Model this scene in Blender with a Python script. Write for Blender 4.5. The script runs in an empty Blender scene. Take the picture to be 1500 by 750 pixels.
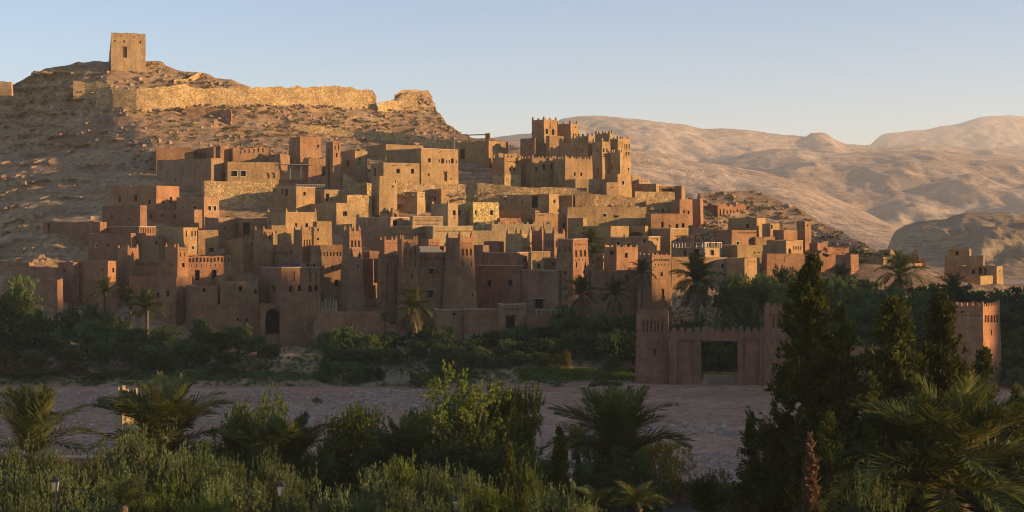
import bpy, math, random
import numpy as np
from mathutils import Vector, Matrix, noise

# ------------------------------------------------------------------ camera, sky, sun, exposure
scene = bpy.context.scene
col = scene.collection
F = 2142.0        # focal length in photograph pixels (photo 1500 x 750)
HOR = 345.0       # photograph row of the horizon
CAMZ = 20.0       # eye height above the river bed
cam_d = bpy.data.cameras.new('camera')
cam = bpy.data.objects.new('camera', cam_d)
col.objects.link(cam)
cam.location = (0, 0, CAMZ)
cam.rotation_euler = (math.radians(90), 0, 0)
cam_d.sensor_width = 36.0
cam_d.lens = 36.0 * F / 1500.0
cam_d.shift_y = -(375.0 - HOR) / 1500.0
cam_d.clip_start = 0.5
cam_d.clip_end = 40000
scene.camera = cam

SUN_EL = math.radians(10.5)
SUN_AZ = math.radians(-13.0)      # measured from +X towards +Y (camera looks along +Y)
sun_vec = Vector((math.cos(SUN_EL) * math.cos(SUN_AZ), math.cos(SUN_EL) * math.sin(SUN_AZ), math.sin(SUN_EL)))
world = bpy.data.worlds.new('World')
scene.world = world
world.use_nodes = True
wn = world.node_tree.nodes
wl = world.node_tree.links
bg = wn['Background']
sky = wn.new('ShaderNodeTexSky')
sky.sky_type = 'NISHITA'
sky.sun_disc = False
sky.sun_elevation = SUN_EL
sky.sun_rotation = math.pi / 2 - SUN_AZ
sky.altitude = 1500
sky.air_density = 1.0
sky.dust_density = 0.8
sky.ozone_density = 3.0
wl.new(sky.outputs[0], bg.inputs[0])
bg.inputs[1].default_value = 0.106
sun_d = bpy.data.lights.new('sun', 'SUN')
sun_d.energy = 5.0
sun_d.angle = math.radians(0.6)
sun_d.color = (1.0, 0.66, 0.32)
sun_o = bpy.data.objects.new('sun', sun_d)
col.objects.link(sun_o)
sun_o.location = (300, -80, 120)
sun_o.rotation_euler = (-sun_vec).to_track_quat('-Z', 'Y').to_euler()
scene.view_settings.view_transform = 'Standard'
scene.view_settings.look = 'None'
scene.view_settings.gamma = 1.0
scene.view_settings.exposure = 1.04
scene.view_settings.use_curve_mapping = False
scene.render.engine = 'CYCLES'
scene.cycles.max_bounces = 6
scene.cycles.diffuse_bounces = 3
scene.cycles.transparent_max_bounces = 4
scene.cycles.volume_bounces = 1
scene.cycles.use_denoising = True
scene.cycles.filter_width = 1.05

rnd = random.Random(7)

# ------------------------------------------------------------------ helpers
def lerp_tab(tab, x):
    if x <= tab[0][0]: return tab[0][1]
    for (a, b), (c, d) in zip(tab, tab[1:]):
        if x <= c: return b + (d - b) * (x - a) / (c - a)
    return tab[-1][1]

def sstep(a, b, x):
    t = min(1, max(0, (x - a) / (b - a))); return t * t * (3 - 2 * t)

def P(px, py, d):
    return Vector(((px - 750) / F * d, d, CAMZ - (py - HOR) / F * d))

# ground distance of the hill for a photograph row (hill profile: river bank to granary)
DTAB = [(60, 382), (90, 366), (130, 350), (160, 343), (200, 325), (250, 298), (300, 280), (350, 262), (400, 245),
        (440, 235), (487, 222), (520, 206), (540, 199), (567, 193)]
EDGE = [(60, 150), (130, 160), (215, 228), (280, 165), (330, 100), (380, 50), (430, -20)]
def tilt(px, py):                                # the village rows turn a little towards the morning sun
    return (min(max(px, 380), 1100) - 620) * 0.028 * sstep(400, 310, py)
def D(px, py):
    d = lerp_tab(DTAB, py) if py < 567 else CAMZ * F / (py - HOR)
    e = lerp_tab(EDGE, py) - px                      # the western cliff turns away from the slope
    if e > 0 and py < 430: d += min(e, 330) * 0.15 * sstep(430, 370, py) * sstep(85, 130, py)
    d += tilt(px, py)
    d += min(max(px - 165, 0), 475) * 0.06 * sstep(238, 195, py)      # the upper slope turns towards the morning sun
    return d

def new_mesh(name, verts, faces):
    me = bpy.data.meshes.new(name)
    me.from_pydata(verts, [], faces)
    me.update()
    return me

def link(name, me, mat=None, parent=None, loc=None, color=None):
    o = bpy.data.objects.new(name, me)
    col.objects.link(o)
    if mat is not None and len(me.materials) == 0: me.materials.append(mat)
    if parent is not None: o.parent = parent
    if loc is not None: o.location = loc
    if color is not None: o.color = (*color, 1)
    return o

def empty(name, loc):
    o = bpy.data.objects.new(name, None)
    col.objects.link(o)
    o.location = loc
    o.empty_display_size = 0.5
    return o

def tag(o, label=None, cat=None, group=None, kind=None):
    if label: o['label'] = label
    if cat: o['category'] = cat
    if group: o['group'] = group
    if kind: o['kind'] = kind
    return o

def fbm(x, y, z, oct=4, s=1.0):
    v = 0; a = 1; t = 0
    for i in range(oct):
        v += a * noise.noise((x * s, y * s, z * s)); t += a; a *= 0.5; s *= 2.07
    return v / t

class MB:
    """collects boxes and quads for ONE mesh object"""
    def __init__(s): s.v = []; s.f = []
    def quad(s, a, b, c, d):
        n = len(s.v); s.v += [tuple(a), tuple(b), tuple(c), tuple(d)]; s.f.append((n, n+1, n+2, n+3))
    def tri(s, a, b, c):
        n = len(s.v); s.v += [tuple(a), tuple(b), tuple(c)]; s.f.append((n, n+1, n+2))
    def prism(s, bot, top):
        n = len(s.v); k = len(bot)
        s.v += [tuple(p) for p in bot] + [tuple(p) for p in top]
        for i in range(k):
            j = (i + 1) % k; s.f.append((n+i, n+j, n+k+j, n+k+i))
        s.f.append(tuple(range(n+k, n+2*k))); s.f.append(tuple(range(n+k-1, n-1, -1)))
    def box(s, c, u, w, h, taper=1.0):
        """c bottom centre, u half vector along, w half vector across, h height"""
        c = Vector(c); u = Vector(u); w = Vector(w); t = Vector((0, 0, h))
        b = [c-u-w, c+u-w, c+u+w, c-u+w]
        s.prism(b, [c+(p-c)*taper+t for p in b])
    def tube(s, pts, radii, n=8):
        base = len(s.v)
        for i, p in enumerate(pts):
            p = Vector(p)
            q = Vector(pts[min(i+1, len(pts)-1)]) - Vector(pts[max(i-1, 0)])
            q.normalize()
            a = q.orthogonal().normalized() if abs(q.z) < 0.9 else (Vector((1, 0, 0)) - q * q.x).normalized()
            b = q.cross(a)
            for k in range(n):
                t = 2 * math.pi * k / n
                s.v.append(tuple(p + (a * math.cos(t) + b * math.sin(t)) * radii[i]))
        for i in range(len(pts) - 1):
            for k in range(n):
                m = (k + 1) % n
                s.f.append((base+i*n+k, base+i*n+m, base+(i+1)*n+m, base+(i+1)*n+k))
        s.f.append(tuple(base+(len(pts)-1)*n+k for k in range(n)))
    def build(s, name, mat, parent=None, origin=None, color=None):
        o = Vector(origin) if origin is not None else Vector((0, 0, 0))
        vs = [(v[0]-o.x, v[1]-o.y, v[2]-o.z) for v in s.v] if origin is not None else s.v
        return link(name, new_mesh(name, vs, s.f), mat, parent, None, color)

# ------------------------------------------------------------------ materials
def new_mat(name):
    m = bpy.data.materials.new(name); m.use_nodes = True
    nt = m.node_tree; b = nt.nodes['Principled BSDF']
    b.inputs['Specular IOR Level'].default_value = 0.15
    b.inputs['Roughness'].default_value = 0.9
    return m, nt, b

def N(nt, t, **kw):
    n = nt.nodes.new(t)
    for k, v in kw.items(): setattr(n, k, v)
    return n

def texnoise(nt, vec, scale, detail=4, rough=0.6):
    n = N(nt, 'ShaderNodeTexNoise'); n.inputs['Scale'].default_value = scale
    n.inputs['Detail'].default_value = detail; n.inputs['Roughness'].default_value = rough
    nt.links.new(vec, n.inputs['Vector']); return n

def ramp(nt, fac, stops):
    r = N(nt, 'ShaderNodeValToRGB'); e = r.color_ramp.elements
    while len(e) < len(stops): e.new(0.5)
    for i, (p, c) in enumerate(stops):
        e[i].position = p; e[i].color = (c, c, c, 1) if isinstance(c, (int, float)) else (*c, 1)
    nt.links.new(fac, r.inputs[0]); return r

def mix(nt, a, b, fac, mode='MIX'):
    m = N(nt, 'ShaderNodeMix', data_type='RGBA', blend_type=mode)
    L = nt.links
    for sock, v in ((m.inputs[6], a), (m.inputs[7], b), (m.inputs[0], fac)):
        if isinstance(v, (int, float)): sock.default_value = v
        elif isinstance(v, tuple): sock.default_value = (*v, 1)
        else: L.new(v, sock)
    return m.outputs[2]

def bump(nt, b, h, strength, dist):
    n = N(nt, 'ShaderNodeBump'); n.inputs['Strength'].default_value = strength; n.inputs['Distance'].default_value = dist
    nt.links.new(h, n.inputs['Height']); nt.links.new(n.outputs[0], b.inputs['Normal'])

def mat_adobe(name='adobe', streak=0.5):
    m, nt, b = new_mat(name)
    g = N(nt, 'ShaderNodeNewGeometry'); oi = N(nt, 'ShaderNodeObjectInfo')
    mp = N(nt, 'ShaderNodeMapping'); mp.inputs['Scale'].default_value = (1, 1, 0.14)
    nt.links.new(g.outputs['Position'], mp.inputs[0])
    n1 = texnoise(nt, g.outputs['Position'], 0.35, 6, 0.65)
    n2 = texnoise(nt, g.outputs['Position'], 3.5, 5, 0.7)
    n3 = texnoise(nt, mp.outputs[0], 1.6, 4, 0.6)
    c1 = ramp(nt, n1.outputs[0], [(0.3, 0.66), (0.72, 1.2)])
    c2 = ramp(nt, n2.outputs[0], [(0.25, 0.62), (0.75, 1.3)])
    c3 = ramp(nt, n3.outputs[0], [(0.30, 1 - 0.5 * streak), (0.55, 1.06)])
    x = mix(nt, oi.outputs['Color'], c1.outputs[0], 1.0, 'MULTIPLY')
    x = mix(nt, x, c2.outputs[0], 1.0, 'MULTIPLY')
    x = mix(nt, x, c3.outputs[0], 0.8, 'MULTIPLY')
    # worn patches where the stone or straw core shows
    pt = ramp(nt, texnoise(nt, g.outputs['Position'], 0.9, 7, 0.72).outputs[0], [(0.56, 0.0), (0.64, 1.0)])
    hs = N(nt, 'ShaderNodeHueSaturation'); hs.inputs['Saturation'].default_value = 0.78; hs.inputs['Value'].default_value = 0.84
    nt.links.new(x, hs.inputs['Color'])
    x = mix(nt, x, hs.outputs[0], pt.outputs[0])
    nt.links.new(x, b.inputs['Base Color'])
    bump(nt, b, n2.outputs[0], 0.8, 0.22)
    return m

def mat_stone(name='rubble_stone', scale=2.4):
    m, nt, b = new_mat(name)
    g = N(nt, 'ShaderNodeNewGeometry'); oi = N(nt, 'ShaderNodeObjectInfo')
    wob = texnoise(nt, g.outputs['Position'], 2.0, 2)
    vv = N(nt, 'ShaderNodeVectorMath', operation='MULTIPLY_ADD')
    vv.inputs[1].default_value = (0.5, 0.5, 0.5)
    nt.links.new(wob.outputs['Color'], vv.inputs[0]); nt.links.new(g.outputs['Position'], vv.inputs[2])
    vo = N(nt, 'ShaderNodeTexVoronoi', feature='DISTANCE_TO_EDGE'); vo.inputs['Scale'].default_value = scale
    vc = N(nt, 'ShaderNodeTexVoronoi'); vc.inputs['Scale'].default_value = scale
    nt.links.new(vv.outputs[0], vo.inputs['Vector']); nt.links.new(vv.outputs[0], vc.inputs['Vector'])
    e = ramp(nt, vo.outputs[0], [(0.0, 0.62), (0.13, 1.12)])
    sx = N(nt, 'ShaderNodeSeparateColor'); nt.links.new(vc.outputs['Color'], sx.inputs[0])
    c = ramp(nt, sx.outputs[0], [(0.0, 0.75), (1.0, 1.4)])
    n1 = ramp(nt, texnoise(nt, g.outputs['Position'], 0.3, 5).outputs[0], [(0.3, 0.75), (0.7, 1.15)])
    x = mix(nt, oi.outputs['Color'], e.outputs[0], 1.0, 'MULTIPLY')
    x = mix(nt, x, c.outputs[0], 1.0, 'MULTIPLY'); x = mix(nt, x, n1.outputs[0], 1.0, 'MULTIPLY')
    nt.links.new(x, b.inputs['Base Color'])
    bump(nt, b, e.outputs[0], 0.9, 0.12)
    return m

def mat_plain(name, c, var=0.25, scale=4.0, rough=0.85, spec=0.2):
    m, nt, b = new_mat(name)
    g = N(nt, 'ShaderNodeNewGeometry')
    n = texnoise(nt, g.outputs['Position'], scale, 4)
    r = ramp(nt, n.outputs[0], [(0.3, 1 - var), (0.7, 1 + var)])
    nt.links.new(mix(nt, c, r.outputs[0], 1.0, 'MULTIPLY'), b.inputs['Base Color'])
    b.inputs['Roughness'].default_value = rough; b.inputs['Specular IOR Level'].default_value = spec
    return m

def mat_leaf(name, c1, c2, trans=0.35, scale=0.5, tcol=None):
    m = bpy.data.materials.new(name); m.use_nodes = True
    nt = m.node_tree; nt.nodes.clear()
    out = N(nt, 'ShaderNodeOutputMaterial')
    g = N(nt, 'ShaderNodeNewGeometry'); oi = N(nt, 'ShaderNodeObjectInfo')
    n = texnoise(nt, g.outputs['Position'], scale, 3); n2 = texnoise(nt, g.outputs['Position'], 6.0, 2)
    f = N(nt, 'ShaderNodeMath', operation='MULTIPLY_ADD'); f.inputs[1].default_value = 0.7
    nt.links.new(n.outputs[0], f.inputs[0])
    f2 = N(nt, 'ShaderNodeMath', operation='MULTIPLY'); f2.inputs[1].default_value = 0.45
    nt.links.new(n2.outputs[0], f2.inputs[0]); nt.links.new(f2.outputs[0], f.inputs[2])
    r = ramp(nt, f.outputs[0], [(0.38, tuple(k * .7 for k in c1)), (0.72, tuple(k * 1.3 for k in c2))])
    v = ramp(nt, oi.outputs['Random'], [(0.0, 0.7), (1.0, 1.3)])
    x = mix(nt, r.outputs[0], v.outputs[0], 1.0, 'MULTIPLY')
    d = N(nt, 'ShaderNodeBsdfDiffuse'); t = N(nt, 'ShaderNodeBsdfTranslucent'); ms = N(nt, 'ShaderNodeMixShader')
    nt.links.new(x, d.inputs[0])
    y = mix(nt, x, tcol or (1.3, 1.25, 0.5), 1.0, 'MULTIPLY')
    nt.links.new(y, t.inputs[0])
    ms.inputs[0].default_value = trans
    nt.links.new(d.outputs[0], ms.inputs[1]); nt.links.new(t.outputs[0], ms.inputs[2]); nt.links.new(ms.outputs[0], out.inputs[0])
    return m

def mat_earth(name, cols, big=0.05, mid=0.5, rock=1.2, bumpd=0.5, shrub=None, strata=False, far=1.0):
    m, nt, b = new_mat(name)
    g = N(nt, 'ShaderNodeNewGeometry'); pos = g.outputs['Position']
    n1 = texnoise(nt, pos, big, 8, 0.62); n2 = texnoise(nt, pos, mid, 7, 0.7)
    r1 = ramp(nt, n1.outputs[0], [(0.3, cols[0]), (0.5, cols[1]), (0.7, cols[2])])
    r2 = ramp(nt, n2.outputs[0], [(0.28, 0.55), (0.5, 1.0), (0.74, 1.35)])
    x = mix(nt, r1.outputs[0], r2.outputs[0], 0.9, 'MULTIPLY')
    h = n2.outputs[0]
    if rock:
        vo = N(nt, 'ShaderNodeTexVoronoi'); vo.inputs['Scale'].default_value = rock
        nt.links.new(pos, vo.inputs['Vector'])
        sx = N(nt, 'ShaderNodeSeparateColor'); nt.links.new(vo.outputs['Color'], sx.inputs[0])
        rr = ramp(nt, sx.outputs[0], [(0.0, 0.7), (1.0, 1.3)])
        x = mix(nt, x, rr.outputs[0], 0.6, 'MULTIPLY')
    if strata:
        mp = N(nt, 'ShaderNodeMapping'); mp.inputs['Scale'].default_value = (0.04, 0.04, 1.1)
        nt.links.new(pos, mp.inputs[0])
        ns = texnoise(nt, mp.outputs[0], 1.0, 5, 0.65)
        rs = ramp(nt, ns.outputs[0], [(0.35, 0.62), (0.6, 1.15)])
        x = mix(nt, x, rs.outputs[0], 0.7, 'MULTIPLY')
    if shrub:
        vs = N(nt, 'ShaderNodeTexVoronoi'); vs.inputs['Scale'].default_value = shrub[0]
        nt.links.new(pos, vs.inputs['Vector'])
        k = ramp(nt, vs.outputs['Distance'], [(shrub[1], 1.0), (shrub[1] + 0.08, 0.0)])
        kk = ramp(nt, texnoise(nt, pos, shrub[0] * 0.25, 3).outputs[0], [(0.45, 0.0), (0.6, 1.0)])
        fac = mix(nt, k.outputs[0], kk.outputs[0], 1.0, 'MULTIPLY')
        x = mix(nt, x, shrub[2], fac)
    nt.links.new(x, b.inputs['Base Color'])
    bump(nt, b, h, 0.8, bumpd)
    return m

M = {}
M['adobe'] = mat_adobe()
M['stone'] = mat_stone()
M['stone_small'] = mat_stone('rubble_small', 3.6)
M['roof'] = mat_plain('mud_roof', (0.25, 0.16, 0.10), 0.3, 1.5)
M['dark'] = mat_plain('dark_opening', (0.018, 0.013, 0.010), 0.3, 3)
M['wood'] = mat_plain('old_wood', (0.085, 0.048, 0.030), 0.4, 6)
M['pale'] = mat_plain('pale_paint', (0.40, 0.33, 0.24), 0.2, 4)
M['cap'] = mat_plain('parapet_cap', (0.42, 0.31, 0.21), 0.2, 3)
M['reed'] = mat_plain('dry_reed', (0.36, 0.28, 0.17), 0.4, 8)
M['bark'] = mat_plain('bark', (0.085, 0.062, 0.045), 0.4, 7)
M['palebark'] = mat_plain('pale_bark', (0.30, 0.26, 0.21), 0.3, 7)
M['palmbark'] = mat_plain('palm_bark', (0.12, 0.082, 0.052), 0.5, 5)
M['iron'] = mat_plain('black_iron', (0.015, 0.014, 0.013), 0.2, 5, 0.5, 0.4)
M['glass'] = mat_plain('lantern_glass', (0.32, 0.28, 0.23), 0.1, 5, 0.2, 0.5)
M['panel'] = mat_plain('solar_panel', (0.012, 0.03, 0.11), 0.2, 3, 0.15, 0.6)
M['boulder'] = mat_earth('boulder', [(0.20, 0.12, 0.07), (0.28, 0.175, 0.10), (0.36, 0.245, 0.14)], 0.3, 1.5, 0, 0.1)
M['pebble'] = mat_plain('pebble', (0.37, 0.265, 0.20), 0.5, 1.1)
M['hill'] = mat_earth('hill_earth', [(0.25, 0.145, 0.08), (0.35, 0.215, 0.11), (0.43, 0.285, 0.15)], 0.06, 0.6, 1.1, 0.5,
                      (0.55, 0.22, (0.16, 0.13, 0.06)), True)
M['river'] = mat_earth('river_gravel', [(0.28, 0.14, 0.075), (0.38, 0.20, 0.11), (0.52, 0.30, 0.175)], 0.06, 0.7, 2.2, 0.14)
M['plain'] = mat_earth('plain_earth', [(0.28, 0.19, 0.12), (0.34, 0.24, 0.155), (0.40, 0.29, 0.19)], 0.012, 0.12, 0, 0.4,
                       (0.15, 0.16, (0.15, 0.12, 0.07)))
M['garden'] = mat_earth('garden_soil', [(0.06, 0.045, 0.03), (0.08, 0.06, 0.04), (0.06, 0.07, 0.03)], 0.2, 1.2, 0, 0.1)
M['mesa'] = mat_earth('mesa_earth', [(0.21, 0.14, 0.075), (0.27, 0.185, 0.10), (0.32, 0.225, 0.125)], 0.012, 0.10, 0.25, 3.0,
                      (0.12, 0.2, (0.12, 0.10, 0.055)), True)
M['mount'] = mat_earth('mountain_rock', [(0.30, 0.20, 0.13), (0.38, 0.265, 0.175), (0.46, 0.34, 0.23)], 0.004, 0.03, 0.06, 16.0,
                       (0.045, 0.26, (0.22, 0.15, 0.095)))
M['grass'] = mat_leaf('meadow_grass', (0.10, 0.13, 0.02), (0.15, 0.18, 0.03), 0.4)
M['tamarisk'] = mat_leaf('tamarisk_leaf', (0.07, 0.105, 0.036), (0.12, 0.16, 0.06), 0.42)
M['olive'] = mat_leaf('olive_leaf', (0.075, 0.095, 0.036), (0.14, 0.16, 0.07), 0.42)
M['deep'] = mat_leaf('deep_leaf', (0.05, 0.085, 0.03), (0.085, 0.125, 0.045), 0.42)
M['bright'] = mat_leaf('bright_leaf', (0.06, 0.085, 0.018), (0.13, 0.145, 0.035), 0.4)
M['yellow'] = mat_leaf('yellow_leaf', (0.13, 0.10, 0.02), (0.22, 0.16, 0.03), 0.4)
M['rust'] = mat_leaf('rusty_leaf', (0.10, 0.055, 0.03), (0.16, 0.095, 0.05), 0.3)
M['conifer'] = mat_leaf('conifer_leaf', (0.026, 0.036, 0.010), (0.085, 0.088, 0.018), 0.25, 0.9)
M['frond'] = mat_leaf('palm_frond', (0.035, 0.055, 0.018), (0.095, 0.105, 0.035), 0.3, 0.4)
M['frond_y'] = mat_leaf('palm_frond_yellow', (0.07, 0.075, 0.02), (0.15, 0.14, 0.045), 0.35, 0.4)
M['frond_dry'] = mat_leaf('palm_frond_dry', (0.10, 0.075, 0.04), (0.16, 0.12, 0.065), 0.2, 0.4)
M['scrub'] = mat_leaf('scrub_leaf', (0.10, 0.09, 0.045), (0.17, 0.14, 0.07), 0.2)

# ------------------------------------------------------------------ terrain
SKY_T = [(-500, 150), (-100, 128), (0, 126), (20, 122), (50, 104), (80, 93), (150, 87), (215, 90), (270, 103), (300, 107),
         (330, 115), (365, 128), (385, 149), (480, 150), (545, 153), (562, 152), (578, 140), (588, 134), (620, 132), (630, 139),
         (640, 163), (652, 177), (690, 198), (730, 203), (770, 216), (830, 236), (880, 255), (930, 271), (985, 289),
         (1010, 283), (1050, 281), (1105, 278), (1118, 284), (1132, 290), (1170, 305), (1200, 316), (1230, 328), (1250, 345), (1280, 364),
         (1310, 374), (1350, 390), (1390, 408), (1430, 414), (1560, 417), (1900, 420), (2300, 425)]
def sheet(name, rows, mat, smooth=True):
    """rows: list of equally long lists of points"""
    n = len(rows[0]); verts = [tuple(p) for r in rows for p in r]; faces = []
    for j in range(len(rows) - 1):
        for i in range(n - 1):
            a = j * n + i; faces.append((a, a + 1, a + n + 1, a + n))
    me = new_mesh(name, verts, faces)
    if smooth: me.polygons.foreach_set('use_smooth', [True] * len(me.polygons))
    o = link(name, me, mat)
    return o

def hill_disp(p, px, py):
    """rocky relief; quieter under the village"""
    vil = sstep(40, 150, px) * sstep(1290, 1180, px) * sstep(215, 245, py) * sstep(520, 480, py)
    if px > 1020: vil *= sstep(300, 330, py)
    amp = 1.6 * (1 - 0.75 * vil) * sstep(570, 480, py)
    n = fbm(p.x, p.y, p.z, 6, 0.07) * 1.8 + fbm(p.x + 40, p.y, p.z, 4, 0.3) * 0.8
    if px > 1000: amp *= 1 - 0.6 * sstep(1000, 1060, px)
    r = abs(noise.noise((p.x * 0.16, p.y * 0.16, p.z * 0.16)))
    cl = sstep(10, 60, lerp_tab(EDGE, py) - px) * sstep(420, 360, py)
    dy = n * amp * 1.1
    if cl > 0:
        st = p.z / 3.4 + noise.noise((p.x * 0.03, p.y * 0.03, 2.0)) * 1.6
        fr = st - math.floor(st)
        dy += cl * ((sstep(0.0, 0.22, fr) - 0.6) * 2.6 + n * 2.2)
    q = p.copy()
    q.y += dy
    q.x += fbm(p.x, p.y + 70, p.z, 4, 0.15) * amp * 0.8
    q.z += (n * 0.6 - r * 0.7) * amp - 1.9 * vil
    return q

def build_hill():
    xs = [-500 + i * 25 for i in range(16)] + [-100 + i * 4.0 for i in range(0, 426)] + [1604 + 25 * i for i in range(28)]
    nrow = 150
    rows = []
    cols_ = []
    for px in xs:
        top = lerp_tab(SKY_T, px); pts = []
        for j in range(nrow + 1):
            t = j / nrow
            py = 590 + (top - 590) * t
            d = D(px, py)
            p = P(px, py, d)
            if py > 560: p.z -= 0.5 * sstep(560, 585, py)
            pts.append(hill_disp(p, px, py))
        lastp = P(px, top, D(px, top)); dl = pts[-1] - lastp
        k = 1.0 + lastp.y * 0
        dirx = (px - 750) / F
        for (dd, dz) in ((4, -0.3), (10, -1.2), (22, -4), (45, -12), (80, -24), (130, -40), (200, -70)):
            y = lastp.y + dd; zz = max(lastp.z + dz + 0.6 * fbm(px * .05, y, 3, 3, .2) * min(1, dd / 10), 2.0 if dd < 190 else -2)
            fade = max(0, 1 - dd / 22)
            pts.append(Vector((dirx * y + dl.x * fade, y + dl.y * fade, zz + dl.z * fade)))
        cols_.append(pts)
    rows = [list(r) for r in zip(*cols_)]
    o = sheet('hillside', rows, M['hill'])
    tag(o, kind='structure')
    return o
build_hill()

def build_river():
    rows = []
    for j in range(130):
        y = 92 + j * 0.95
        r = []
        for i in range(200):
            x = -100 + i * 1.0
            z = 0.10 * fbm(x, y, 0, 4, 0.12) + 0.25 * max(0, fbm(x * 0.35, y * 1.4, 5, 3, 0.06)) + 0.04
            # the cut bank of an old channel
            yb = 158 + 5 * noise.noise((x * 0.03, 0, 9)) - 0.02 * x
            z += 0.45 * sstep(yb, yb + 1.6, y) * sstep(-10, 12, x) - 0.25 * sstep(yb - 14, yb - 2, y) * sstep(yb + 1, yb - 1, y) * sstep(-10, 12, x)
            r.append((x, y, z))
        rows.append(r)
    tag(sheet('river_bed', rows, M['river']), kind='structure')
build_river()

def build_ground():
    rows = []
    for d in [-900, -300, 0, 60, 120, 200, 260, 320, 420, 520, 640, 800, 1000, 1400, 2000, 3000, 4500, 7000, 12000]:
        w = max(900, abs(d) * 0.9); r = []
        for i in range(61):
            x = -w + 2 * w * i / 60
            z = -0.8 + 5.8 * sstep(240, 340, d) + (1.2 * fbm(x, d, 1, 3, 0.006) if d > 320 else 0)
            r.append((x, d, z))
        rows.append(r)
    tag(sheet('ground', rows, M['plain']), kind='structure')
build_ground()
def garden_z(y): return lerp_tab([(20, 7.0), (60, 5.2), (72, 4.4), (84, 3.2), (98, 1.2), (107, 0.9), (108, -.7)], y)
rows = [[(-70 + i * 4, y, garden_z(y) + 0.12 * fbm(i * 4, y, 0, 3, .2)) for i in range(40)] for y in (20, 30, 40, 50, 60, 66, 72, 78, 84, 91, 98, 103, 106.9, 108)]
tag(sheet('garden_ground', rows, M['garden']), kind='structure')

def mountain(name, sk, d, Lf, mat, seed, amp=0.10, step=4, nv=80, zb=4.0, pw=1.25, fs=1.0):
    x0, x1 = sk[0][0], sk[-1][0]
    nx = int((x1 - x0) / step) + 1
    cols_ = []
    for i in range(nx):
        px = x0 + (x1 - x0) * i / (nx - 1)
        py = lerp_tab(sk, px)
        base = P(px, py, d); H = base.z - zb
        k = (px - 750) / F
        pts = []
        for j in range(nv + 1):
            v = j / nv
            y = d - Lf * v
            X = base.x + (k * y - base.x) * 0.6
            h = H * (1 - v) ** pw
            w = math.sin(math.pi * min(1, v * 1.0)) ** 0.6 if v > 0 else 0
            s = fs / max(60, Lf * 0.25)
            g = fbm(X + seed * 900, y * 0.7, seed, 6, s)
            rg = 1 - 2 * abs(fbm(X + seed * 300, y * 0.45, seed + 3, 5, s * 1.3))
            h += H * amp * w * (g * 1.6 + (rg - 0.6) * 1.1)
            h += H * 0.022 * min(1, v * 8) * (fbm(X + 50, y, seed + 7, 4, 7 * s) + 0.6 * fbm(X, y, seed, 3, 22 * s))
            if j == 0: h += H * 0.012 * fbm(X, 0, seed, 4, 6 * s)
            pts.append(Vector((X, y, zb - 6 * v + h)))
        back = [Vector((base.x * (1 + q * .05), d + Lf * 0.35 * q, zb - 5 + (base.z - zb) * (1 - q) ** 1.1)) for q in (1, 0.66, 0.33, .1)]
        cols_.append(back + pts)
    rows = [list(r) for r in zip(*cols_)]
    return tag(sheet(name, rows, mat), kind='structure')

mountain('mountain_range', [(1150, 232), (1240, 216), (1275, 212), (1282, 205), (1292, 197), (1330, 192), (1360, 189), (1375, 186), (1400, 182), (1415, 178),
          (1430, 173), (1450, 170), (1480, 169), (1520, 172), (1600, 180), (1750, 190), (1900, 215)], 5200, 1500, M['mount'], 1, 0.07)
mountain('mountain', [(560, 240), (640, 215), (700, 206), (735, 199), (775, 196), (800, 188), (822, 174), (850, 170), (885, 170), (920, 173), (960, 178), (1000, 182), (1030, 189),
          (1060, 188), (1100, 191), (1150, 198), (1180, 200), (1188, 195), (1200, 194), (1212, 196), (1222, 204), (1240, 211), (1280, 214), (1340, 213), (1400, 214), (1500, 218), (1700, 225), (1900, 240)],
         3300, 1300, M['mount'], 2, 0.13)
mountain('foothill', [(930, 300), (1000, 262), (1060, 234), (1100, 223), (1135, 218), (1165, 218), (1200, 224), (1240, 224), (1300, 222), (1360, 219), (1420, 226), (1500, 231), (1600, 240), (1900, 280)],
         2300, 1000, M['mount'], 5, 0.16)
mountain('rocky_spur', [(600, 205), (700, 205), (820, 206), (900, 212), (930, 217), (960, 223), (1000, 234), (1040, 238), (1080, 245), (1120, 252), (1150, 261), (1200, 281), (1230, 293), (1260, 306), (1290, 322), (1320, 335), (1360, 352), (1420, 362)],
         1500, 700, M['mount'], 9, 0.10, 4)
mountain('mesa', [(1268, 392), (1285, 380), (1298, 372), (1302, 358), (1306, 348), (1312, 338), (1325, 330), (1345, 324), (1365, 322), (1385, 321), (1398, 315), (1415, 312), (1450, 310), (1480, 311), (1492, 314), (1510, 316), (1560, 312), (1640, 318), (1750, 335), (1850, 360)],
         760, 170, M['mesa'], 4, 0.22, 3, 60, 4.0, 1.0, 1.6)
mountain('earth_bank', [(1215, 396), (1255, 391), (1280, 388), (1330, 389), (1380, 392), (1440, 391), (1500, 390), (1560, 389), (1700, 388), (1900, 395)],
         520, 40, M['mesa'], 6, 0.25, 5, 16, 3.0, 0.8)

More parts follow.
